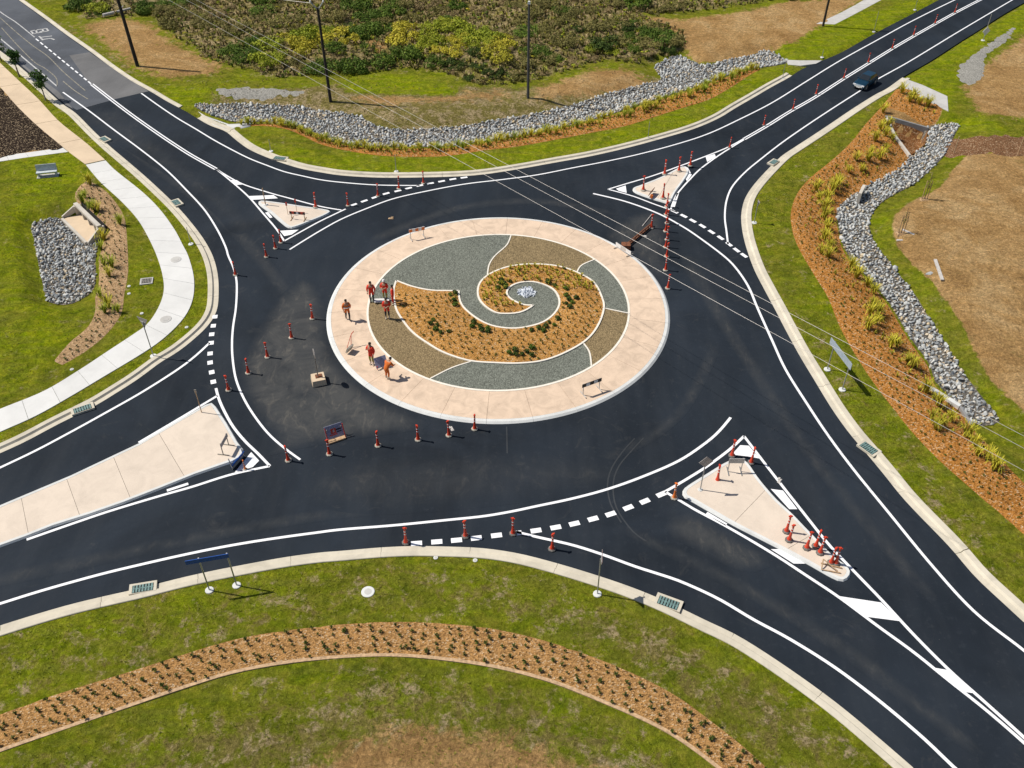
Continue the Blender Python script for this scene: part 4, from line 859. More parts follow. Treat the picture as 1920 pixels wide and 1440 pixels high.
# ---- scrub beyond the channel
def lumps(seed, n, rx, h):
    r = random.Random(seed); out = []
    for _ in range(n):
        a = r.uniform(0, 6.28); d = rx*math.sqrt(r.uniform(0, 1)); s = r.uniform(.2, .52)*h; out.append((d*math.cos(a), d*math.sin(a), s*r.uniform(.45, .9), s))
    return out
KIND = {'yellow': ('leaf_yellow', 'bright yellow-green shrub in the scrub beyond the rock channel'), 'lime': ('leaf_lime', 'lime green shrub in the scrub beyond the rock channel'), 'green': ('leaf_green', 'mid green leafy shrub in the scrub beyond the rock channel'),
        'dark': ('leaf_dark', 'dark green dense shrub in the scrub beyond the rock channel'), 'olive': ('leaf_olive', 'olive dry shrub in the scrub beyond the rock channel'), 'brown': ('leaf_brown', 'straw brown shrub in the scrub beyond the rock channel')}
bush_me = {k: [plant_mesh('shrub', [leaves(200+10*j+i, lumps(300+10*j+i, 24, 1.35, 1.25), 2200, .085)], M[v[0]]) for i in range(3)] for j, (k, v) in enumerate(KIND.items())}
ZONES = [(200,15,75,28,'green',.8),(215,8,40,14,'lime',.7),(120,25,30,20,'olive',.9),(430,70,90,50,'olive',.8),(540,90,60,30,'lime',.75),(560,75,45,22,'yellow',.75),(610,70,40,40,'lime',.6),(470,95,50,20,'green',.6),(660,90,40,40,'green',.7),(700,45,80,30,'green',.75),(640,60,30,30,'yellow',.6),(800,72,85,30,'yellow',.7),(870,68,100,34,'lime',.75),(760,110,70,25,'green',.8),(900,115,70,30,'dark',.8),(920,150,50,18,'dark',.9),(1000,70,80,40,'olive',.6),(960,90,45,25,'yellow',.5),(1100,95,60,20,'lime',.75),(1130,60,80,25,'dark',.7),(1230,85,60,35,'green',.9),(1255,95,45,20,'dark',.55),(1200,110,40,12,'dark',.6),(1080,40,90,22,'olive',.8),(880,15,110,25,'brown',.8),(1100,120,60,20,'brown',.7),(1380,5,170,16,'dark',.5),(1320,15,110,14,'olive',.6)]
def zone(px, py):
    for cx, cy, rx, ry, k, pr in ZONES[::-1]:
        if ((px-cx)/rx)**2 + ((py-cy)/ry)**2 < rng.uniform(.7, 1.2) and rng.uniform() < pr: return k
    return ('olive', 'brown', 'green', 'olive', 'brown', 'olive')[int(rng.integers(6))]
def proj(x, y, z):
    x, y, z = x-CAMP[0], y-CAMP[1], z-CAMP[2]; d = y*CP - z*SP; return 960+FPX*x/d, 720-FPX*(y*SP+z*CP)/d
def where(lab, u, v):
    a = 'behind the thick pole' if u < 330 else 'left of the V-armed pole' if u < 610 else 'right of the V-armed pole' if u < 800 else 'left of the lamp pole' if u < 985 else 'right of the lamp pole' if u < 1130 else 'above the rock bulge'
    return lab.replace('in the scrub beyond the rock channel', ('at the front of the scrub ' if v > 85 else 'deep in the scrub ') + a)
cand = scatter(scrub_poly, 2.35, .45, .5); cand = cand[cand[:, 1] < 68]; cand = cand[np.argsort(cand[:, 1])]; bare = [np.array(GP(q)) for q in ([(690,72),(735,95),(715,115),(685,95)], [(1190,25),(1290,35),(1330,60),(1290,95),(1270,60)], [(130,42),(240,25),(330,85),(280,100)])]
ok = np.ones(len(cand), bool)
for b in bare: ok &= sdist(cand, b) > .3
cand = cand[ok]; zz = Hf(cand); nb = 0
for p, z in zip(cand, zz):
    u, v = proj(p[0], p[1], z+.5)
    if u < -120 or u > 1620 or v < -60: continue
    k = zone(u, v)
    if k in ('brown', 'olive') and rng.uniform() < .35: continue
    s = rng.uniform(.45, 1.05) * {'dark': 1.15, 'green': 1.25, 'brown': .8, 'olive': .95}.get(k, 1.35)
    if nb < 295: put('shrub', bush_me[k][int(rng.integers(3))], (p[0], p[1], z-.1), s, None, where(KIND[k][1], u, v), 'shrub', k + ' shrubs of the scrub', rng.uniform(.7, 1.15)); nb += 1
for k, sel, lo, hi in (('olive', .75, 1.5, 3.6), ('brown', .6, 1.4, 3.4), ('lime', .28, 1.4, 3.0), ('green', .25, 1.4, 2.8), ('yellow', .1, 1.4, 2.8)):
    g = scatter(scrub_poly, .85, .5, .2); g = g[(g[:, 1] < 66) & (rng.uniform(size=len(g)) < sel)]; g = g[np.abs(g[:, 0]) < 68]
    tufts('scrub_grass', g, Hf, tuft+mini, M[KIND[k][0]], lo, hi, k + ' coloured rough grass and weeds filling the scrub', .0)
verge = np.array(GP([(300,160),(420,190),(640,205),(740,240),(900,225),(1080,190),(1230,150),(1110,125),(960,160),(850,160),(660,150),(400,130)])); g = scatter(verge, .8, .5); g = g[rng.uniform(size=len(g)) < .45]
tufts('rough_grass', g, Hf, tuft, M['leaf_brown'], .5, 1.1, 'olive tussocks on the rough slope above the rock channel', .0)
# ---- coarse turf standing up out of the near lawns
sprig = [blades(500+i, 5, .13, .10, .016, .4) for i in range(6)]
lawns = [[(0,1192),(267,1125),(640,1050),(860,1045),(1040,1085),(1240,1155),(1480,1290),(1640,1430),(1480,1440),(1290,1300),(1140,1225),(940,1165),(740,1150),(533,1165),(267,1235),(0,1322)], [(0,1440),(240,1345),(533,1262),(740,1248),(940,1270),(1140,1338),(1330,1450)],
         [(0,310),(120,295),(150,330),(120,395),(60,405),(55,450),(80,575),(120,585),(170,580),(100,690),(0,752)], [(1420,480),(1440,440),(1500,520),(1560,640),(1640,745),(1800,925),(1920,1030),(1920,1125),(1720,930),(1560,735)]]
for q_, nm_ in zip(lawns, ('southern verge', 'southern lawn', 'western lawn', 'eastern verge')):
    P = np.array(GP(q_, .06)); g = scatter(P, .36, .5, .15); nz = wob(g, 2.3, 4) + .6*wob(g, .9, 8); g = g[nz > -.25]
    tufts('turf', g, Hf, sprig, M['leaf_turf'], .45, 1.0, 'short coarse turf of the ' + nm_, -.01)
# ---- small street trees
def street_tree(px, h, label):
    b = onG(px); t = empty('street_tree', b, rnd.uniform(0, 6)); tag(t, label, 'tree', 'young trees along the old road')
    m = MB(); m.tube((0, 0, 0), (.03, .02, h*.5), .07, .05).tube((.03, .02, h*.5), (.0, .0, h*.9), .05, .02)
    for i in range(5): a = i*1.3; m.tube((.03, .02, h*(.42+.07*i)), (.4*math.cos(a), .4*math.sin(a), h*(.6+.07*i)), .025, .01, 5)
    m.build('trunk', M['bark'], t); r = random.Random(int(px[0])); L = [(r.uniform(-.4, .4), r.uniform(-.4, .4), h*r.uniform(.5, .92), r.uniform(.32, .5)) for _ in range(9)]
    joined('crown', [leaves(int(px[0])+5, L, 900, .1, 1.0, -1)], M['leaf_tree'], t); MB().tube((.12, .1, 0), (.12, .1, 1.0), .025).build('stake', M['timber_grey'], t)
street_tree((86,188), 3.2, 'young street tree nearest the roundabout on the old road'); street_tree((37,144), 3.1, 'middle young street tree on the old road'); street_tree((3,115), 3.1, 'young street tree at the left picture edge')

# ================================================================== THINGS
ORD = ['first', 'second', 'third', 'fourth', 'fifth', 'sixth', 'seventh', 'eighth', 'ninth', 'tenth', 'eleventh', 'twelfth']
# ---- T-top bollards
def make_bollard(base_mat, col='red', h=1.18):
    t = empty('traffic_bollard')
    MB().lathe([(.20, 0), (.20, .05), (.15, .09), (.12, .10)], 8).build('base', M[base_mat], t)
    MB().lathe([(.125, .09), (.10, .16), (.068, .34), (.052, .62), (.047, h-.1)], 12).build('post', M[col], t)
    for z in (.66, .86): MB().lathe([(.056, z), (.054, z+.055)], 12).build('reflective_band', M['white'], t)
    MB().lathe([(.045, h-.11), (.062, h-.08), (.066, h-.04), (.05, h)], 10).box((0, 0, h-.05), (.2, .05, .06)).build('handle', M[col], t)
    return t
B0 = {'rubber': make_bollard('rubber'), 'rubber_pale': make_bollard('rubber_pale'), 'orange': make_bollard('rubber_pale', 'orange')}
used = {k: False for k in B0}
def bollard(px, label, group, kind='rubber_pale', dz=.0, s=1.0, tilt=None):
    o = B0[kind] if not used[kind] else copy_tree(B0[kind]); used[kind] = True
    w = G(px, dz); o.location = (w[0], w[1], dz + .012); o.rotation_euler = (tilt or 0, 0, rnd.uniform(0, 6.28)) if tilt else (rnd.uniform(-.03, .03), rnd.uniform(-.03, .03), rnd.uniform(0, 6.28)); s *= 1.1; o.scale = (s, s, s); tag(o, label, 'bollard', group)
rows = [
 ('bollards in the diagonal row west of the island', 'red bollard in the diagonal row west of the island, {} from the island', [(586,598),(547,634),(502,670),(466,700),(429,732)], 'rubber_pale', 0, 1.0),
 ('bollards in the row below the island', 'red bollard in the row below the island, {} from the right', [(890,805),(842,817),(784,825),(709,836),(618,852),(541,864)], 'rubber_pale', 0, 1.0),
 ('bollards on the southern give way line', 'red bollard on the southern give way line, {} from the left', [(761,1018),(873,1006),(962,1001),(1035,1030)], 'rubber', 0, 1.05),
 ('bollards beside the north-western splitter', 'red bollard below the small north-western splitter island, {} from the left', [(442,516),(500,482),(517,466),(527,455)], 'rubber_pale', 0, .95),
 ('bollards on the northern give way line', 'red bollard on the northern give way line, {} from the left', [(653,386),(709,368),(748,354),(794,344)], 'rubber_pale', 0, .95),
 ('bollards standing in a row below the north-eastern splitter', 'red bollard in the straight file below the north-eastern splitter, {} from the top', [(1250,388),(1249,403),(1251,419),(1248,434),(1251,450),(1248,464),(1250,481),(1248,507),(1252,541)], 'rubber_pale', 0, 1.0),
 ('bollards on the north-eastern splitter', 'red bollard on the north-eastern splitter island, {} from the left', [(1206,357),(1243,372),(1246,327),(1273,321),(1294,311)], 'rubber_pale', .13, 1.1),
 ('bollards along the north-eastern centre line', 'red bollard on the far centre line, {} from the roundabout', [(1368,277),(1432,235),(1487,205),(1530,177),(1582,147),(1628,117),(1673,91),(1713,66),(1753,44),(1790,24)], 'rubber', 0, .82),
 ('bollards crowded on the south-eastern splitter', 'orange-red bollard in the cluster on the south-eastern splitter, {} from the top', [(1474,997),(1479,1013),(1512,1028),(1529,1025),(1537,1037),(1567,1057),(1558,1056)], 'rubber', .13, 1.05),
 ('bollards at the tip of the south-eastern splitter', 'red bollard near the upper tip of the south-eastern splitter, {} from the left', [(1345,902),(1372,855),(1408,868)], 'rubber', .0, 1.05),
]
for grp, lab, pts, kd, dz, s in rows:
    for i, p in enumerate(pts): bollard(p, lab.format(ORD[i]), grp, kd, dz, s)
bollard((1264,934), 'orange bollard at the left corner of the south-eastern splitter', 'single bollards', 'orange'); bollard((592,389), 'tall red bollard on the right of the north-western splitter', 'single bollards', 'rubber_pale', .13, 1.1)
bollard((1221,428), 'red bollard standing beside the rusty barrier', 'single bollards', 'rubber_pale'); bollard((460,880), 'orange bollard on the white triangle of the long median', 'single bollards', 'orange', 0, .6)

# ---- barrier boards
def barrier(a, b, h, bh, z, board, stripes, label, legs='dull_steel', foot=.75, extra=None):
    A, B = np.array(G(a, z)), np.array(G(b, z)); c = (A+B)/2; L = np.linalg.norm(B-A); t = empty('barrier_board', (c[0], c[1], z), math.atan2(B[1]-A[1], B[0]-A[0])); tag(t, label, 'barrier', 'barrier boards')
    for s in (-1, 1):
        MB().box((s*L*.42, 0, h*.5), (.045, .045, h)).build('leg', M[legs], t); MB().box((s*L*.42, 0, .025), (.05, foot, .05)).build('foot', M[legs], t)
    bo = MB().box((0, -.04, h-bh/2), (L, .03, bh)).build('board', M[board], t); n = len(stripes)
    for i, m in enumerate(stripes):
        if m: MB().box((-L/2 + L*(i+.5)/n, -.057, h-bh/2), (L/n, .006, bh*.94)).build('stripe', M[m], bo)
    if extra: extra(t, L)
    return t
barrier((768,449),(797,443), .95, .3, .2, 'white', ['orange', None, 'orange', None, 'orange'], 'pale barrier board standing on the top edge of the island apron', 'timber_grey')
barrier((1090,741),(1126,728), .95, .28, .2, 'black', [None, 'white', None, 'white', None], 'black and white barrier board on the lower right of the apron', 'timber_grey')
barrier((545,410),(574,412), .75, .26, .13, 'red', ['black', 'red', 'black', 'white', 'black', 'red', 'black'], 'red and black barrier board on the north-western splitter', 'timber')
barrier((418,855),(430,833), 1.0, .3, .13, 'sign_back', [None], 'grey barrier board on posts on the long western median', 'dull_steel')
barrier((1362,884),(1391,884), 1.15, .38, .13, 'pad', [None], 'grey chevron board on two posts on the south-eastern splitter', 'steel')
lb = barrier((1155,462),(1183,480), .42, .34, .18, 'white', [None, 'timber_grey', None], 'white barrier board leaning at the right rim of the apron', 'dull_steel')
# rusty trestle on the asphalt
def seg(mb, p, q, r, m=0): mb.tube(p, q, r, r, 6, m)
w0, w1 = G((1172,466), 0), G((1222,424), 0); t = empty('rusty_barrier', (w0[0], w0[1], .01)); tag(t, 'long rusty barrier rail lying on the asphalt at the right of the island', 'barrier'); dx, dy = w1[0]-w0[0], w1[1]-w0[1]
MB().tube((0, 0, .3), (dx, dy, .3), .07, .07, 8).build('rail', M['rust'], t); MB().tube((0, 0, .06), (dx, dy, .06), .05, .05, 8).build('rail', M['rust'], t)
m = MB()
for i in range(9): f = i/8; m.box((dx*f, dy*f, .17), (.05, .05, .32))
m.build('baluster', M['rust'], t); MB().box((.05, 0, .22), (.7, .6, .42)).build('weight_block', M['rust'], t)
w0, w1 = G((1204,425), 0), G((1222,403), .0); t = empty('plank', (w0[0], w0[1], .02)); tag(t, 'thin pale plank lying on the asphalt near the rusty barrier', 'plank'); MB().tube((0, 0, .03), (w1[0]-w0[0], w1[1]-w0[1], .05), .04, .04, 5).build('board', M['timber_grey'], t)
# clutter on the splitter islands
def rod(name, a, b, za, zb, r, mat, label, cat, part='pole'):
    p, q = G(a, za), G(b, zb); o = empty(name, (p[0], p[1], za)); tag(o, label, cat); MB().tube((0, 0, 0), (q[0]-p[0], q[1]-p[1], zb-za), r, r*.9, 6).build(part, M[mat], o); return o
def post(px, h, label, mat='dull_steel', z=.13, r=.03, cap=None, name='marker_post', pad=True):
    w = onG(px) if z is None else Vector((*G(px, z), z)); o = empty(name, w); tag(o, label, 'post'); MB().tube((0, 0, 0), (0, 0, h), r, r*.9, 8).build('pole', M[mat], o)
    if pad: MB().lathe([(.22, 0), (.2, .05)], 10).build('footing', M['kerb_white'], o)
    if cap: MB().box((0, 0, h-.1), (.14, .04, .3)).build('marker', M[cap], o)
    return o
post((498,384), 1.6, 'pale wrapped post at the left tip of the north-western splitter', 'timber', .13, .05, None, 'wrapped_post'); post((540,402), 1.1, 'thin red-topped peg behind the red and black barrier', 'timber', .13, .02, 'red', 'survey_peg', False); post((557,398), 1.2, 'thin peg right of the red and black barrier', 'timber', .13, .02, 'red', 'survey_peg', False)
post((378,773), 1.9, 'bent thin post at the upper corner of the long median', 'timber', .13, .03, 'dull_steel', 'marker_post', False)
t = empty('tipped_trestle', (*G((447,868), .05), .05), R(68)); tag(t, 'grey and blue frame tipped against the end of the long median', 'frame'); MB().box((0, 0, .3), (1.2, .05, .5), rot=Euler((.5, 0, 0)).to_matrix()).build('panel', M['blue'], t); MB().tube((-.6, 0, 0), (-.6, .1, .9), .03).tube((.6, 0, 0), (.6, .1, .9), .03).build('leg', M['steel'], t)
t = empty('leaning_panel', (*G((1221,366), .13), .14), R(60)); tag(t, 'small dark red panel leaning on the north-eastern splitter', 'panel'); MB().box((0, 0, .35), (.9, .04, .5), rot=Euler((.4, 0, 0)).to_matrix()).build('panel', M['rust'], t); MB().box((-.4, -.2, .15), (.2, .2, .3)).build('prop', M['orange'], t)
t = empty('fallen_barricade', (*G((1557,1066), .13), .14), R(-10)); tag(t, 'tipped timber trestle at the rounded end of the south-eastern splitter', 'trestle')
m = MB(); m.tube((-.5, -.2, .05), (.5, -.25, .05), .035).tube((-.5, .25, .05), (.6, .1, .05), .035).tube((-.5, -.2, .05), (-.45, .25, .4), .035).tube((-.45, .25, .4), (.35, -.2, .1), .03); m.build('frame', M['timber'], t)
for i, (p, mt, lb_) in enumerate([((733,410), 'timber', 'small pale offcut on the asphalt above the island'), ((1462,902), 'timber_grey', 'crumpled pale scrap on the asphalt right of the splitter'), ((847,804), 'timber_grey', 'pale scrap of card on the asphalt below the island'), ((1208,443), 'timber_grey', 'pale wedge of timber beside the rusty barrier')]):
    w = G(p); t = empty('scrap', (w[0], w[1], .01), i); tag(t, lb_, 'scrap'); MB().box((0, 0, .03), (.42, .2, .05), taper=.6).box((.1, .1, .06), (.2, .12, .04)).build('board', M[mt], t)

# ---- concrete block with a post, and the notice board lying back on its stand
w = G((598,716)); t = empty('weighted_sign', (w[0], w[1], .01), R(18)); tag(t, 'sign post standing in a cream concrete block left of the island', 'sign')
MB().box((0, 0, .22), (.95, .95, .44), taper=.9).build('block', M['path_tan'], t); MB().box((.05, .05, .47), (.45, .35, .05)).build('timber_wedge', M['rust'], t)
MB().tube((0, 0, .44), (.0, .0, 2.35), .04).build('pole', M['dull_steel'], t); o = MB().tube((0, -.03, 2.45), (0, .0, 2.45), .34, .34, 20).build('sign_face', M['sign_back'], t); o.rotation_euler = (0, 0, R(95))
A, B = np.array(G((614,829))), np.array(G((647,818))); c = (A+B)/2; t = empty('notice_board', (c[0], c[1], .01), math.atan2(B[1]-A[1], B[0]-A[0])); tag(t, 'grey roadwork notice board with a red symbol propped on the asphalt', 'notice board'); L = np.linalg.norm(B-A)
rx = Euler((R(-24), 0, 0)).to_matrix(); bo = MB().box(rx @ Vector((0, 0, .52)), (L, .04, .95), rot=rx).build('panel', M['lilac'], t)
def on_panel(x, z, w_, h_, mat, name): MB().box(rx @ Vector((x, -.024, z)), (w_, .006, h_), rot=rx).build(name, M[mat], bo)
on_panel(-.05, .58, .34, .34, 'red', 'symbol'); on_panel(-.05, .60, .14, .2, 'white', 'symbol'); on_panel(-.1, .34, .5, .07, 'red', 'lettering'); on_panel(.28, .62, .34, .1, 'navy', 'lettering'); on_panel(.3, .46, .3, .07, 'navy', 'lettering')
for s in (-1, 1): MB().box((s*L*.49, -.0, .5), (.05, .06, 1.0), rot=rx).build('edge_strip', M['red'], t); MB().tube((s*L*.4, .45, 0), (s*L*.4, .2, .8), .025).build('strut', M['dull_steel'], t)
MB().box((0, -.02, .06), (L*.96, .5, .1)).build('sand_bag', M['timber'], t)

# ---- road signs
def pad(t, x=0, y=0): MB().lathe([(.24, -.02), (.23, .05), (.19, .065)], 12, c=(x, y, 0)).build('footing', M['kerb_white'], t)
def prism_tri(s, th): return [(-s/2, -th, s*.43), (s/2, -th, s*.43), (0, -th, -s*.43), (-s/2, th, s*.43), (s/2, th, s*.43), (0, th, -s*.43)], [(0, 2, 1), (3, 4, 5), (0, 1, 4, 3), (1, 2, 5, 4), (2, 0, 3, 5)]
def giveway(px, h, rz, label, s=.85):
    w = onG(px); t = empty('give_way_sign', w, rz); tag(t, label, 'road sign'); MB().tube((0, 0, -.05), (0, 0, h), .035, .035, 8).build('pole', M['steel'], t); pad(t)
    V, F = prism_tri(s, .01); f = mesh('sign_back', [(a, b+.05, c+h-.12) for a, b, c in V], F, M['sign_back'], t)
    V, F = prism_tri(s*.97, .004); e = mesh('sign_border', [(a, b+.066, c+h-.12) for a, b, c in V], F, M['red'], t); V, F = prism_tri(s*.68, .003); mesh('sign_face', [(a, b+.074, c+h-.10) for a, b, c in V], F, M['white'], t)
    MB().box((0, .03, h-.02), (s*.5, .02, .04)).box((0, .03, h-.3), (s*.3, .02, .04)).build('bracket', M['steel'], t)
giveway((288,668), 3.0, R(-28), 'give way sign seen from behind beside the white footpath', .95); giveway((1120,1114), 3.0, R(-95), 'give way sign seen edge-on in the southern verge', .85)
giveway((1414,418), 2.0, R(-80), 'thin give way sign in the eastern verge', .5); 
def twin_sign(a, b, h, bh, over, mat, label, z0, back='sign_back', lean=0):
    A, B = onG(a), onG(b); c = (A+B)/2; L = (B-A).length; t = empty('direction_sign', c, math.atan2(B.y-A.y, B.x-A.x)); tag(t, label, 'road sign')
    for s in (-1, 1): MB().tube((s*L/2, 0, -.05), (s*L/2, 0, h), .04, .04, 8).build('post', M['steel'], t); pad(t, s*L/2)
    p = MB().box((over, -.05, h-bh/2), (L+.75, .035, bh)).build('panel', M[mat], t)
    MB().box((over, -.025, h-bh*.25), (L+.7, .02, .05)).box((over, -.025, h-bh*.75), (L+.7, .02, .05)).build('rail', M['steel'], t)
    return t, p, L
t, p, L = twin_sign((393,1107),(444,1098), 2.75, .3, -.3, 'blue', 'blue street direction sign on two posts in the southern verge', 0)
t, p, L = twin_sign((1551,693),(1579,731), 2.45, .5, -.1, 'blue_grey', 'pale direction sign seen from behind in the eastern verge', 0)
# diamond on the south-eastern splitter
w = G((1313,918), .13); t = empty('keep_left_sign', (w[0], w[1], .13), R(10)); tag(t, 'tall keep left sign on the south-eastern splitter', 'road sign'); MB().tube((0, 0, 0), (0, 0, 2.5), .035).build('pole', M['steel'], t); MB().lathe([(.16, 0), (.13, .04)], 10).build('footing', M['kerb_white'], t)
MB().box((0, -.05, 2.4), (.62, .02, .62), rot=Euler((0, R(45), 0)).to_matrix()).build('sign_face', M['sign_back'], t)
# white diamond far right
w = onG((1843,76)); t = empty('warning_sign', w, R(20)); tag(t, 'white diamond warning sign on the far right verge', 'road sign'); MB().tube((0, 0, 0), (0, 0, 3.0), .04).build('pole', M['steel'], t); pad(t); MB().box((0, -.05, 1.1), (.75, .02, .75), rot=Euler((0, R(45), 0)).to_matrix()).build('sign_face', M['white'], t)
for px, h, lb_ in (((743,322), 1.7, 'thin post in the northern verge below the mulch strip'), ((1215,259), 1.7, 'thin post in the northern verge right of centre'), ((508,284), 1.2, 'thin post in the north-western verge end'), ((1467,148), 1.9, 'thin post near the far end of the northern verge'), ((1638,60), 2.4, 'thin steel post on the far bright green verge'), ((1715,19), 2.4, 'thin steel post at the top right picture edge'), ((1541,108), .9, 'short white post by the concrete drain apron'), ((358,458), 1.6, 'leaning thin post between footpath and road')):
    post(px, h, lb_, 'steel', None)
# survey stakes, planks and staked saplings on the eastern dirt
def stake(px, top, h, label, mat='timber'): w = onG(px); v = onG(top); t = empty('stake', w); tag(t, label, 'stake'); MB().box((0, 0, h/2), (.07, .07, h), taper=.8).build('shaft', M[mat], t); MB().box((0, 0, h), (.09, .09, .05)).build('cap', M[mat], t)
stake((1788,288), None or (1788,288), 1.7, 'timber stake at the left end of the damp soil strip'); stake((1907,292), (1907,292), 1.9, 'timber stake near the right picture edge')
def sapling(px, h, label, log=False):
    w = onG(px); t = empty('sapling', w); tag(t, label, 'sapling'); m = MB(); m.tube((0, 0, 0), (.04, .03, h*.6), .035, .025, 6).tube((.04, .03, h*.6), (.0, .05, h), .025, .012, 6)
    for i in range(6): a = i*1.1; m.tube((.03, .03, h*(.4+.08*i)), (.28*math.cos(a), .28*math.sin(a), h*(.5+.08*i)), .014, .006, 4)
    m.build('trunk', M['bark'], t); joined('crown', [leaves(int(px[0]), [(.0, .04, h*.62, .22), (.05, 0, h*.8, .16), (-.05, 0, h*.5, .2)], 70, .06, 1.2, -1)], M['leaf_olive'], t)
    for s in (-1, 1): MB().box((s*.22, 0, h*.35), (.05, .05, h*.7)).build('stake', M['timber'], t)
    MB().box((0, 0, .04), (.8, .7, .1), taper=.7).build('mulch_ring', M['mulch_w'], t)
sapling((1689,438), 2.4, 'bare staked sapling with a plank beside it on the eastern dirt'); sapling((1733,374), 2.6, 'staked sapling on the green edge of the eastern dirt')
def plank(a, b, label, r=.09, mat='timber_grey'):
    p, q = onG(a), onG(b); t = empty('plank', p); tag(t, label, 'plank'); d = q-p; ang = math.atan2(d.y, d.x); L = math.hypot(d.x, d.y); R3 = Matrix.Rotation(ang, 3, 'Z'); MB().box(R3 @ Vector((L/2, 0, .07)), (L, r*2, .1), rot=R3).build('board', M[mat], t)
plank((1692,432),(1714,440), 'pale plank beside the bare staked sapling'); plank((1681,452),(1698,449), 'short white plank below the bare staked sapling'); plank((1753,488),(1766,528), 'long grey log on the eastern dirt', .12)
w = onG((1743,512)); t = empty('field_stone', w); tag(t, 'flat pale stone beside the grey log', 'stone'); o = bpy.data.objects.new('stone', stone_me[2]); o.scale = (.4, .25, .2); link(o, t)

# ---- bench, manholes, pits
A, B = onG((78,331)), onG((103,329)); w = (A+B)/2; t = empty('park_bench', w, R(12)); tag(t, 'pale blue-grey bench with a solid back on the western lawn', 'bench'); L = 1.75
MB().box((0, 0, .44), (L, .5, .09)).build('seat', M['bench'], t); MB().box((0, .24, .72), (L, .09, .62), rot=Euler((R(-12), 0, 0)).to_matrix()).build('backrest', M['bench'], t)
for s in (-1, 1): MB().box((s*L*.42, .02, .2), (.12, .42, .42)).build('leg', M['bench'], t)
MB().box((0, 0, .02), (L*1.05, .7, .05)).build('plinth', M['pad'], t)
def cover(px, r, mat, inner, label, z=None, cat='manhole'):
    w = onG(px); 
    if z is not None: w = Vector((*G(px, z), z))
    t = empty('manhole_cover', w); tag(t, label, cat); MB().lathe([(r, -.05), (r, .03), (r*.93, .045)], 24).build('ring', M[mat], t); MB().lathe([(r*.55, .03), (r*.55, .055)], 20).build('lid', M[inner], t)
cover((690,1110), .36, 'kerb_white', 'pad', 'round white concrete manhole cover in the southern lawn'); cover((330,487), .42, 'pad', 'pad', 'upper round cover set in the white footpath', .10); cover((311,599), .42, 'pad', 'pad', 'lower round cover set in the white footpath', .10)
for px, lb_ in (((242,537), 'upper small white cap beside the western mulch strip'), ((242,551), 'lower small white cap beside the western mulch strip'), ((266,588), 'small round white cap near the footpath bend'), ((135,693), 'small cap at the lower end of the western mulch strip'), ((817,1046), 'small pale cap at the southern kerb'), ((891,1051), 'pinkish small cap at the southern kerb'), ((350,614), 'small cap between the footpath and the kerb')): cover(px, .13, 'kerb_white', 'pad', lb_, None, 'cap')
w = onG((275,528)); t = empty('drain_pit', w, R(12)); tag(t, 'square grated drain pit in the lawn left of the footpath', 'drain'); MB().box((0, 0, .02), (.95, .85, .12)).build('frame', M['pad'], t); MB().box((0, 0, .085), (.72, .62, .012)).build('opening_shade', M['hole_shade'], t)  # dark slab gives the pit its painted shade under the bars
for i in range(6): MB().box((-.3+.12*i, 0, .1), (.05, .62, .02)).build('grate_bar', M['dull_steel'], t)
for i in range(3): MB().box((0, -.2+.2*i, .112), (.72, .04, .012)).build('grate_bar', M['dull_steel'], t)

# ---- power poles and cables
def power_pole(px, h, mat, label, r=.17, arm=None, lamp=False, lean=(0, 0)):
    w = onG(px); t = empty('power_pole', w); tag(t, label, 'power pole', 'power poles'); MB().tube((0, 0, -.2), (lean[0], lean[1], h), r, r*.75, 12).build('pole', M[mat], t)
    if arm == 'v':
        for s in (-1, 1): MB().tube((lean[0], lean[1], h-.25), (lean[0]+s*.62, lean[1], h+.55), .07).build('arm', M['steel'], t); MB().lathe([(.06, 0), (.1, .08), (.06, .2)], 8, c=(lean[0]+s*.62, lean[1], h+.5)).build('insulator', M['white'], t)
    if arm == 'bar':
        MB().box((lean[0]*.8, lean[1]*.8-.2, h*.8), (1.5, .1, .12)).build('cross_arm', M['timber_grey'], t)
        for s in (-1, 0, 1): MB().lathe([(.05, 0), (.08, .08), (.05, .18)], 8, c=(lean[0]*.8+s*.65, lean[1]*.8-.2, h*.8+.06)).build('insulator', M['white'], t)
    if lamp: MB().box((0, 0, h+.08), (.3, .3, .25), taper=.7).build('lamp_head', M['lamp'], t)
    return w
power_pole((258,124), 10.2, 'pole', 'thick dark power pole by the old road at upper left', .2, 'bar', False, (-.25, 0))
pp2 = power_pole((620,191), 9.5, 'pole', 'dark power pole with V-shaped arms left of centre', .16, 'v', False, (-.05, 0)); power_pole((990,184), 9.6, 'pole_grey', 'grey pole with a lamp head above the northern channel', .15, None, True); power_pole((1543,49), 10, 'pole', 'distant dark power pole beside the far road', .14, 'bar', False, (.1, 0))
def cable(a, b, za, zb, sag, label, r=.0095, extend=.35):
    P, Q = np.array((*G(a, za), za)), np.array((*G(b, zb), zb)); d = Q-P; P2, Q2 = P-d*extend, Q+d*extend*.6; pts = [Vector(P2+(Q2-P2)*i/24 - np.array([0, 0, sag*4*(i/24)*(1-i/24)])) for i in range(25)]
    o = empty('power_cable', pts[0]); tag(o, label, 'cable', 'overhead cables'); m = MB(); m.path([p-pts[0] for p in pts], r, 6); m.build('strand', M['wire'], o)
cable((320,0), (1920,880), 11, 11, .15, 'lowest of the three overhead cables crossing the roundabout'); cable((353,0), (1920,838), 11, 11, .15, 'middle of the three overhead cables crossing the roundabout'); cable((372,0), (1920,815), 11, 11, .15, 'uppermost of the three overhead cables crossing the roundabout')
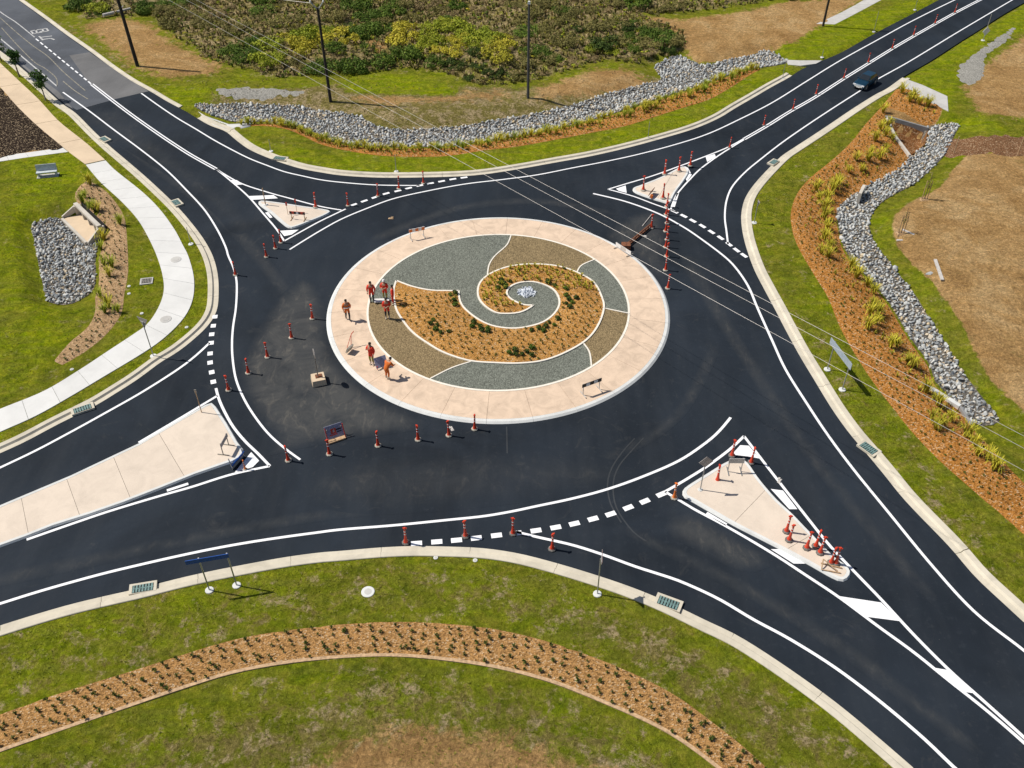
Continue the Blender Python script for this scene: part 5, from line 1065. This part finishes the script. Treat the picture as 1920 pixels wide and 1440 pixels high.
a = np.array((pp2.x-.6, pp2.y, 9.9)); b = np.array((pp2.x-26, pp2.y+12, 10.4)); pts = [Vector(a+(b-a)*i/16 - np.array([0, 0, 2.2*(i/16)*(1-i/16)])) for i in range(17)]; o = empty('power_cable', pts[0]); tag(o, 'thin cable leaving the V-armed pole to the left', 'cable', 'overhead cables'); m = MB(); m.path([p-pts[0] for p in pts], .018, 6); m.build('strand', M['wire'], o)
w = onG((222,27)); t = empty('fallen_log', w, R(35)); tag(t, 'dark and pale fallen log at the edge of the scrub behind the thick pole', 'log'); MB().tube((-1.8, 0, .25), (1.6, 0, .4), .22, .14, 8).tube((.3, 0, .35), (1.0, .7, .7), .09, .04, 6).build('trunk', M['timber_grey'], t)

# ---- car
def make_car(px, ang, label):
    w = G(px); t = empty('hatchback_car', (w[0], w[1], .012), ang); t.scale = (.8, .8, .8); tag(t, label, 'car')
    L = [(-2.0, .32), (-2.02, .62), (-1.93, .88), (-1.72, 1.0), (-.95, 1.02), (.6, .98), (1.35, .86), (1.85, .74), (2.0, .58), (2.0, .32)]; hw_ = .84; V = []; n = len(L)
    for y, k in ((-1, .9), (-.72, 1), (.72, 1), (1, .9)): V += [(x*(1 if abs(y) < .9 else .985), y*hw_, .22+(z-.22)*(1 if abs(y) < .9 else k)) for x, z in L]
    F = [(j*n+i, j*n+i+1, (j+1)*n+i+1, (j+1)*n+i) for j in range(3) for i in range(n-1)] + [tuple(range(n))[::-1], tuple(range(3*n, 4*n))] + [(j*n+n-1, j*n, (j+1)*n, (j+1)*n+n-1) for j in range(3)]
    b = mesh('body', V, F, M['car_blue'], t); bv = b.modifiers.new('bevel', 'BEVEL'); bv.width = .05; bv.segments = 2
    C = [(-1.75, 1.0), (-1.45, 1.42), (.05, 1.46), (.85, .96)]; V = []; 
    for y, k in ((-1, 1), (1, 1)): V += [(x, y*(.74 if z < 1.1 else .6), z) for x, z in C]
    cb_ = mesh('cabin', V, [(0,1,5,4),(1,2,6,5),(2,3,7,6),(0,4,7,3),(3,2,1,0),(4,5,6,7)], M['car_blue'], t)
    g = MB(); g.add([(.12, -.56, 1.43), (.12, .56, 1.43), (.80, .66, 1.02), (.80, -.66, 1.02)], [(0, 3, 2, 1)]); V = [(v[0]+.02, v[1], v[2]+.015) for v in g.v]; mesh('windscreen', V, [(0, 3, 2, 1)], M['glass'], t)
    mesh('rear_window', [(-1.50, -.56, 1.39), (-1.50, .56, 1.39), (-1.74, .66, 1.05), (-1.74, -.66, 1.05)], [(0, 1, 2, 3)], M['glass'], t)
    for s in (-1, 1): mesh('side_window', [(-1.4, s*.625, 1.36), (0, s*.625, 1.40), (.62, s*.742, 1.06), (-1.55, s*.742, 1.06)], [(0, 1, 2, 3)], M['glass'], t)
    for x in (-1.25, 1.25):
        for s in (-1, 1):
            wh = empty('wheel', (x, s*.76, .31), 0, t); MB().tube((0, -.1, 0), (0, .1, 0), .31, n=20).build('tyre', M['rubber'], wh); MB().tube((0, -.11, 0), (0, .11, 0), .19, n=16).build('rim', M['steel'], wh)
    for s in (-1, 1): MB().box((1.95, s*.6, .62), (.12, .34, .15)).build('headlight', M['lamp'], t); MB().box((-1.98, s*.62, .72), (.08, .3, .18)).build('tail_light', M['red'], t); MB().box((.55, s*.9, .98), (.14, .16, .12)).build('mirror', M['car_blue'], t)
    MB().box((2.0, 0, .5), (.06, 1.1, .2)).build('grille', M['silver'], t); MB().box((2.02, 0, .38), (.03, .5, .11)).build('number_plate', M['white'], t)
    return t
p0, p1 = G((1613,160)), G((1643,141)); make_car((1621,160), math.atan2(p0[1]-p1[1], p0[0]-p1[0]), 'dark blue hatchback car driving toward the roundabout on the far right road')

# ---- road workers
def person(px, rz, label, shirt, legs, boots, joints=None, hat=None, z=.2, s=1.0, vest=False):
    w = G(px, z); t = empty('person', (w[0], w[1], z), rz); t.scale = (s, s, s); tag(t, label, 'person', 'road workers on the island')
    J = dict(pel=(0, 0, .95), che=(0, .02, 1.24), nec=(0, .0, 1.47), hd=(0, .03, 1.60), top=(0, .02, 1.70), sl=(-.19, 0, 1.40), sr=(.19, 0, 1.40), el=(-.27, -.02, 1.14), er=(.27, -.02, 1.14), wl=(-.25, .12, .92), wr=(.25, .12, .92), hl=(-.095, 0, .90), hr=(.095, 0, .90), kl=(-.11, .04, .50), kr=(.11, .04, .50), al=(-.11, -.02, .09), ar=(.11, -.02, .09), tl=(-.12, .15, .045), tr=(.12, .15, .045))
    J.update(joints or {})
    Rr = dict(pel=.175, che=.205, nec=.062, hd=.092, top=.066, sl=.105, sr=.105, el=.074, er=.074, wl=.042, wr=.042, hl=.105, hr=.105, kl=.07, kr=.07, al=.05, ar=.05, tl=.042, tr=.042)
    E = [('pel','che'),('che','nec'),('nec','hd'),('hd','top'),('che','sl'),('che','sr'),('sl','el'),('sr','er'),('el','wl'),('er','wr'),('pel','hl'),('pel','hr'),('hl','kl'),('hr','kr'),('kl','al'),('kr','ar'),('al','tl'),('ar','tr')]
    names = list(J); me_ = bpy.data.meshes.new('body'); me_.from_pydata([J[k] for k in names], [(names.index(a), names.index(b)) for a, b in E], []); o = bpy.data.objects.new('body', me_); COL.objects.link(o)
    sk = o.modifiers.new('skin', 'SKIN'); sb = o.modifiers.new('sub', 'SUBSURF'); sb.levels = 1; sb.render_levels = 1
    for i, k in enumerate(names): me_.skin_vertices[0].data[i].radius = (Rr[k], Rr[k]*(.75 if k in ('pel', 'che') else 1)); me_.skin_vertices[0].data[i].use_root = (k == 'pel')
    dg = bpy.context.evaluated_depsgraph_get(); ev = o.evaluated_get(dg); nm = ev.to_mesh(); V = [v.co[:] for v in nm.vertices]; F = [list(p.vertices) for p in nm.polygons]; ev.to_mesh_clear(); bpy.data.objects.remove(o); bpy.data.meshes.remove(me_)
    reg = {'nec': 0, 'hd': 0, 'top': 0, 'wl': 0, 'wr': 0, 'pel': 1, 'hl': 1, 'hr': 1, 'kl': 2, 'kr': 2, 'al': 3, 'ar': 3, 'tl': 3, 'tr': 3}; KA = np.array([J[k] for k in names]); fm = []
    for f in F: c = np.mean([V[i] for i in f], axis=0); fm.append(reg.get(names[int(np.argmin(((KA-c)**2).sum(1)))], 1))
    mb = MB(); mb.v = V; mb.f = F; mb.m = fm
    for e, wv in (('el', 'wl'), ('er', 'wr')):      # palm, four fingers and thumb
        a, b = Vector(J[e]), Vector(J[wv]); d = (b-a).normalized(); u = d.cross(Vector((0, 0, 1))).normalized() if abs(d.z) < .98 else Vector((0, 1, 0)); v = d.cross(u); pc = b + d*.055
        mb.tube(b, b+d*.09, .032, .042, 8, 0)
        for i in range(4): st = b + d*.085 + u*(.027*(i-1.5)); md = st + d*(.04-.004*abs(i-1.4)); mb.tube(st, md, .0095, .0085, 5, 0); mb.tube(md, md + d*.02 + v*.018, .0085, .007, 5, 0)
        st = b + d*.03 + u*.035; mb.tube(st, st + d*.03 + u*.025, .011, .009, 5, 0)
    hd = Vector(J['hd']); fw = Vector((0, 1, 0)); mb.tube(hd + fw*.09, hd + fw*.125 + Vector((0, 0, -.02)), .012, .018, 6, 0)
    for s_ in (-1, 1): mb.lathe([(.012, -.02), (.02, 0), (.012, .025)], 6, 0, tuple(hd + Vector((s_*.10, 0, 0))))
    b = mb.build('body', [M['skin'], M[shirt], M[legs], M[boots]], t, True); tp = Vector(J['top'])
    if hat: MB().lathe([(.125, -.03), (.12, -.015), (.108, -.005), (.10, .06), (.06, .105), (.0, .115)], 14, 0, (tp.x, tp.y, tp.z+.0)).build('hat', M[hat], t, True)
    else: MB().lathe([(.088, -.06), (.096, -.01), (.086, .03), (.05, .06), (.0, .068)], 12, 0, (tp.x, tp.y-.02, tp.z+.01)).build('hair', M['hair'], t, True)
    if vest:
        c = Vector(J['che']); MB().lathe([(.245, -.12), (.245, -.07)], 14, 0, (c.x, c.y, c.z), .78).build('reflective_band', M['silver'], t)
    return t
walk = dict(kl=(-.1, .16, .52), al=(-.1, .10, .1), tl=(-.1, .27, .06), kr=(.1, -.02, .5), ar=(.1, -.24, .13), tr=(.1, -.1, .05), wl=(-.26, -.12, .95), wr=(.25, .22, 1.0))
fold = dict(el=(-.27, .05, 1.16), er=(.27, .05, 1.16), wl=(-.06, .22, 1.14), wr=(.08, .23, 1.10)); phone = dict(er=(.26, .08, 1.18), wr=(.12, .26, 1.34))
person((653,600), R(200), 'worker in orange shirt and shorts walking alone on the left apron', 'vest_orange', 'navy', 'boots', walk, None, .2, 1.04, True)
person((698,566), R(185), 'worker in red shirt standing at the left of the group with arms down', 'vest_red', 'navy', 'boots', dict(), None, .22, 1.04)
person((723,562), R(170), 'worker in red shirt with a pale hat behind the white board', 'vest_red', 'olive_cloth', 'boots', fold, 'white', .22, 1.02)
person((738,571), R(95), 'worker in dark red seen side-on at the edge of the mulch', 'vest_red', 'vest_red', 'boots_pale', dict(), None, .22, 1.0)
person((727,597), R(190), 'worker in red shirt standing nearest in the group of four', 'vest_red', 'navy', 'boots_pale', fold, None, .22, 1.04)
person((698,683), R(150), 'worker in orange-red jacket and yellow trousers facing a board', 'vest_red', 'olive_cloth', 'boots_pale', phone, None, .2, 1.08)
bend = dict(pel=(0, -.06, .92), che=(0, .16, 1.14), nec=(0, .30, 1.30), hd=(0, .40, 1.38), top=(0, .46, 1.45), sl=(-.19, .24, 1.26), sr=(.19, .24, 1.26), el=(-.26, .34, 1.02), er=(.26, .34, 1.02), wl=(-.2, .52, .92), wr=(.2, .52, .92), hl=(-.095, -.05, .88), hr=(.095, -.05, .88))
person((727,711), R(-35), 'worker all in orange bending forward to lift a grey board', 'vest_orange', 'vest_orange', 'boots_pale', bend, None, .2, 1.06)
w = G((718,692), .2); t = empty('carried_board', (w[0], w[1], .22), R(28)); tag(t, 'grey board being lifted by the bending worker', 'board'); rx2 = Euler((R(-35), 0, 0)).to_matrix(); MB().box(rx2 @ Vector((0, 0, .5)), (.85, .04, .75), rot=rx2).build('panel', M['lilac'], t); MB().tube((-.35, .1, 0), (-.35, .1, .3), .025).tube((.35, .1, 0), (.35, .1, .3), .025).build('leg', M['red'], t)
w = G((716,566), .22); t = empty('sign_board', (w[0], w[1], .23), R(4)); tag(t, 'white panel lying among the group of workers', 'panel'); MB().box((0, 0, .12), (1.1, .45, .06)).build('panel', M['path'], t); MB().box((0, 0, .05), (.7, .3, .1)).build('frame', M['dull_steel'], t)
w = G((655,654), .2); t = empty('folding_sign_stand', (w[0], w[1], .2), R(-30)); tag(t, 'thin red folding sign stand on the left apron', 'sign stand')
m = MB(); m.tube((-.1, .5, .9), (-.2, 0, 0), .02).tube((-.1, .5, .9), (.15, 0, 0), .02).tube((-.1, .5, .9), (.0, .7, 1.1), .03); m.build('frame', M['red'], t); MB().box((.25, -.25, .3), (.12, .6, .5), rot=Euler((0, R(25), 0)).to_matrix()).build('panel', M['rubber_pale'], t)
for k, o in B0.items():
    if not used[k]: bpy.data.objects.remove(o)
print('objects', len(bpy.data.objects))
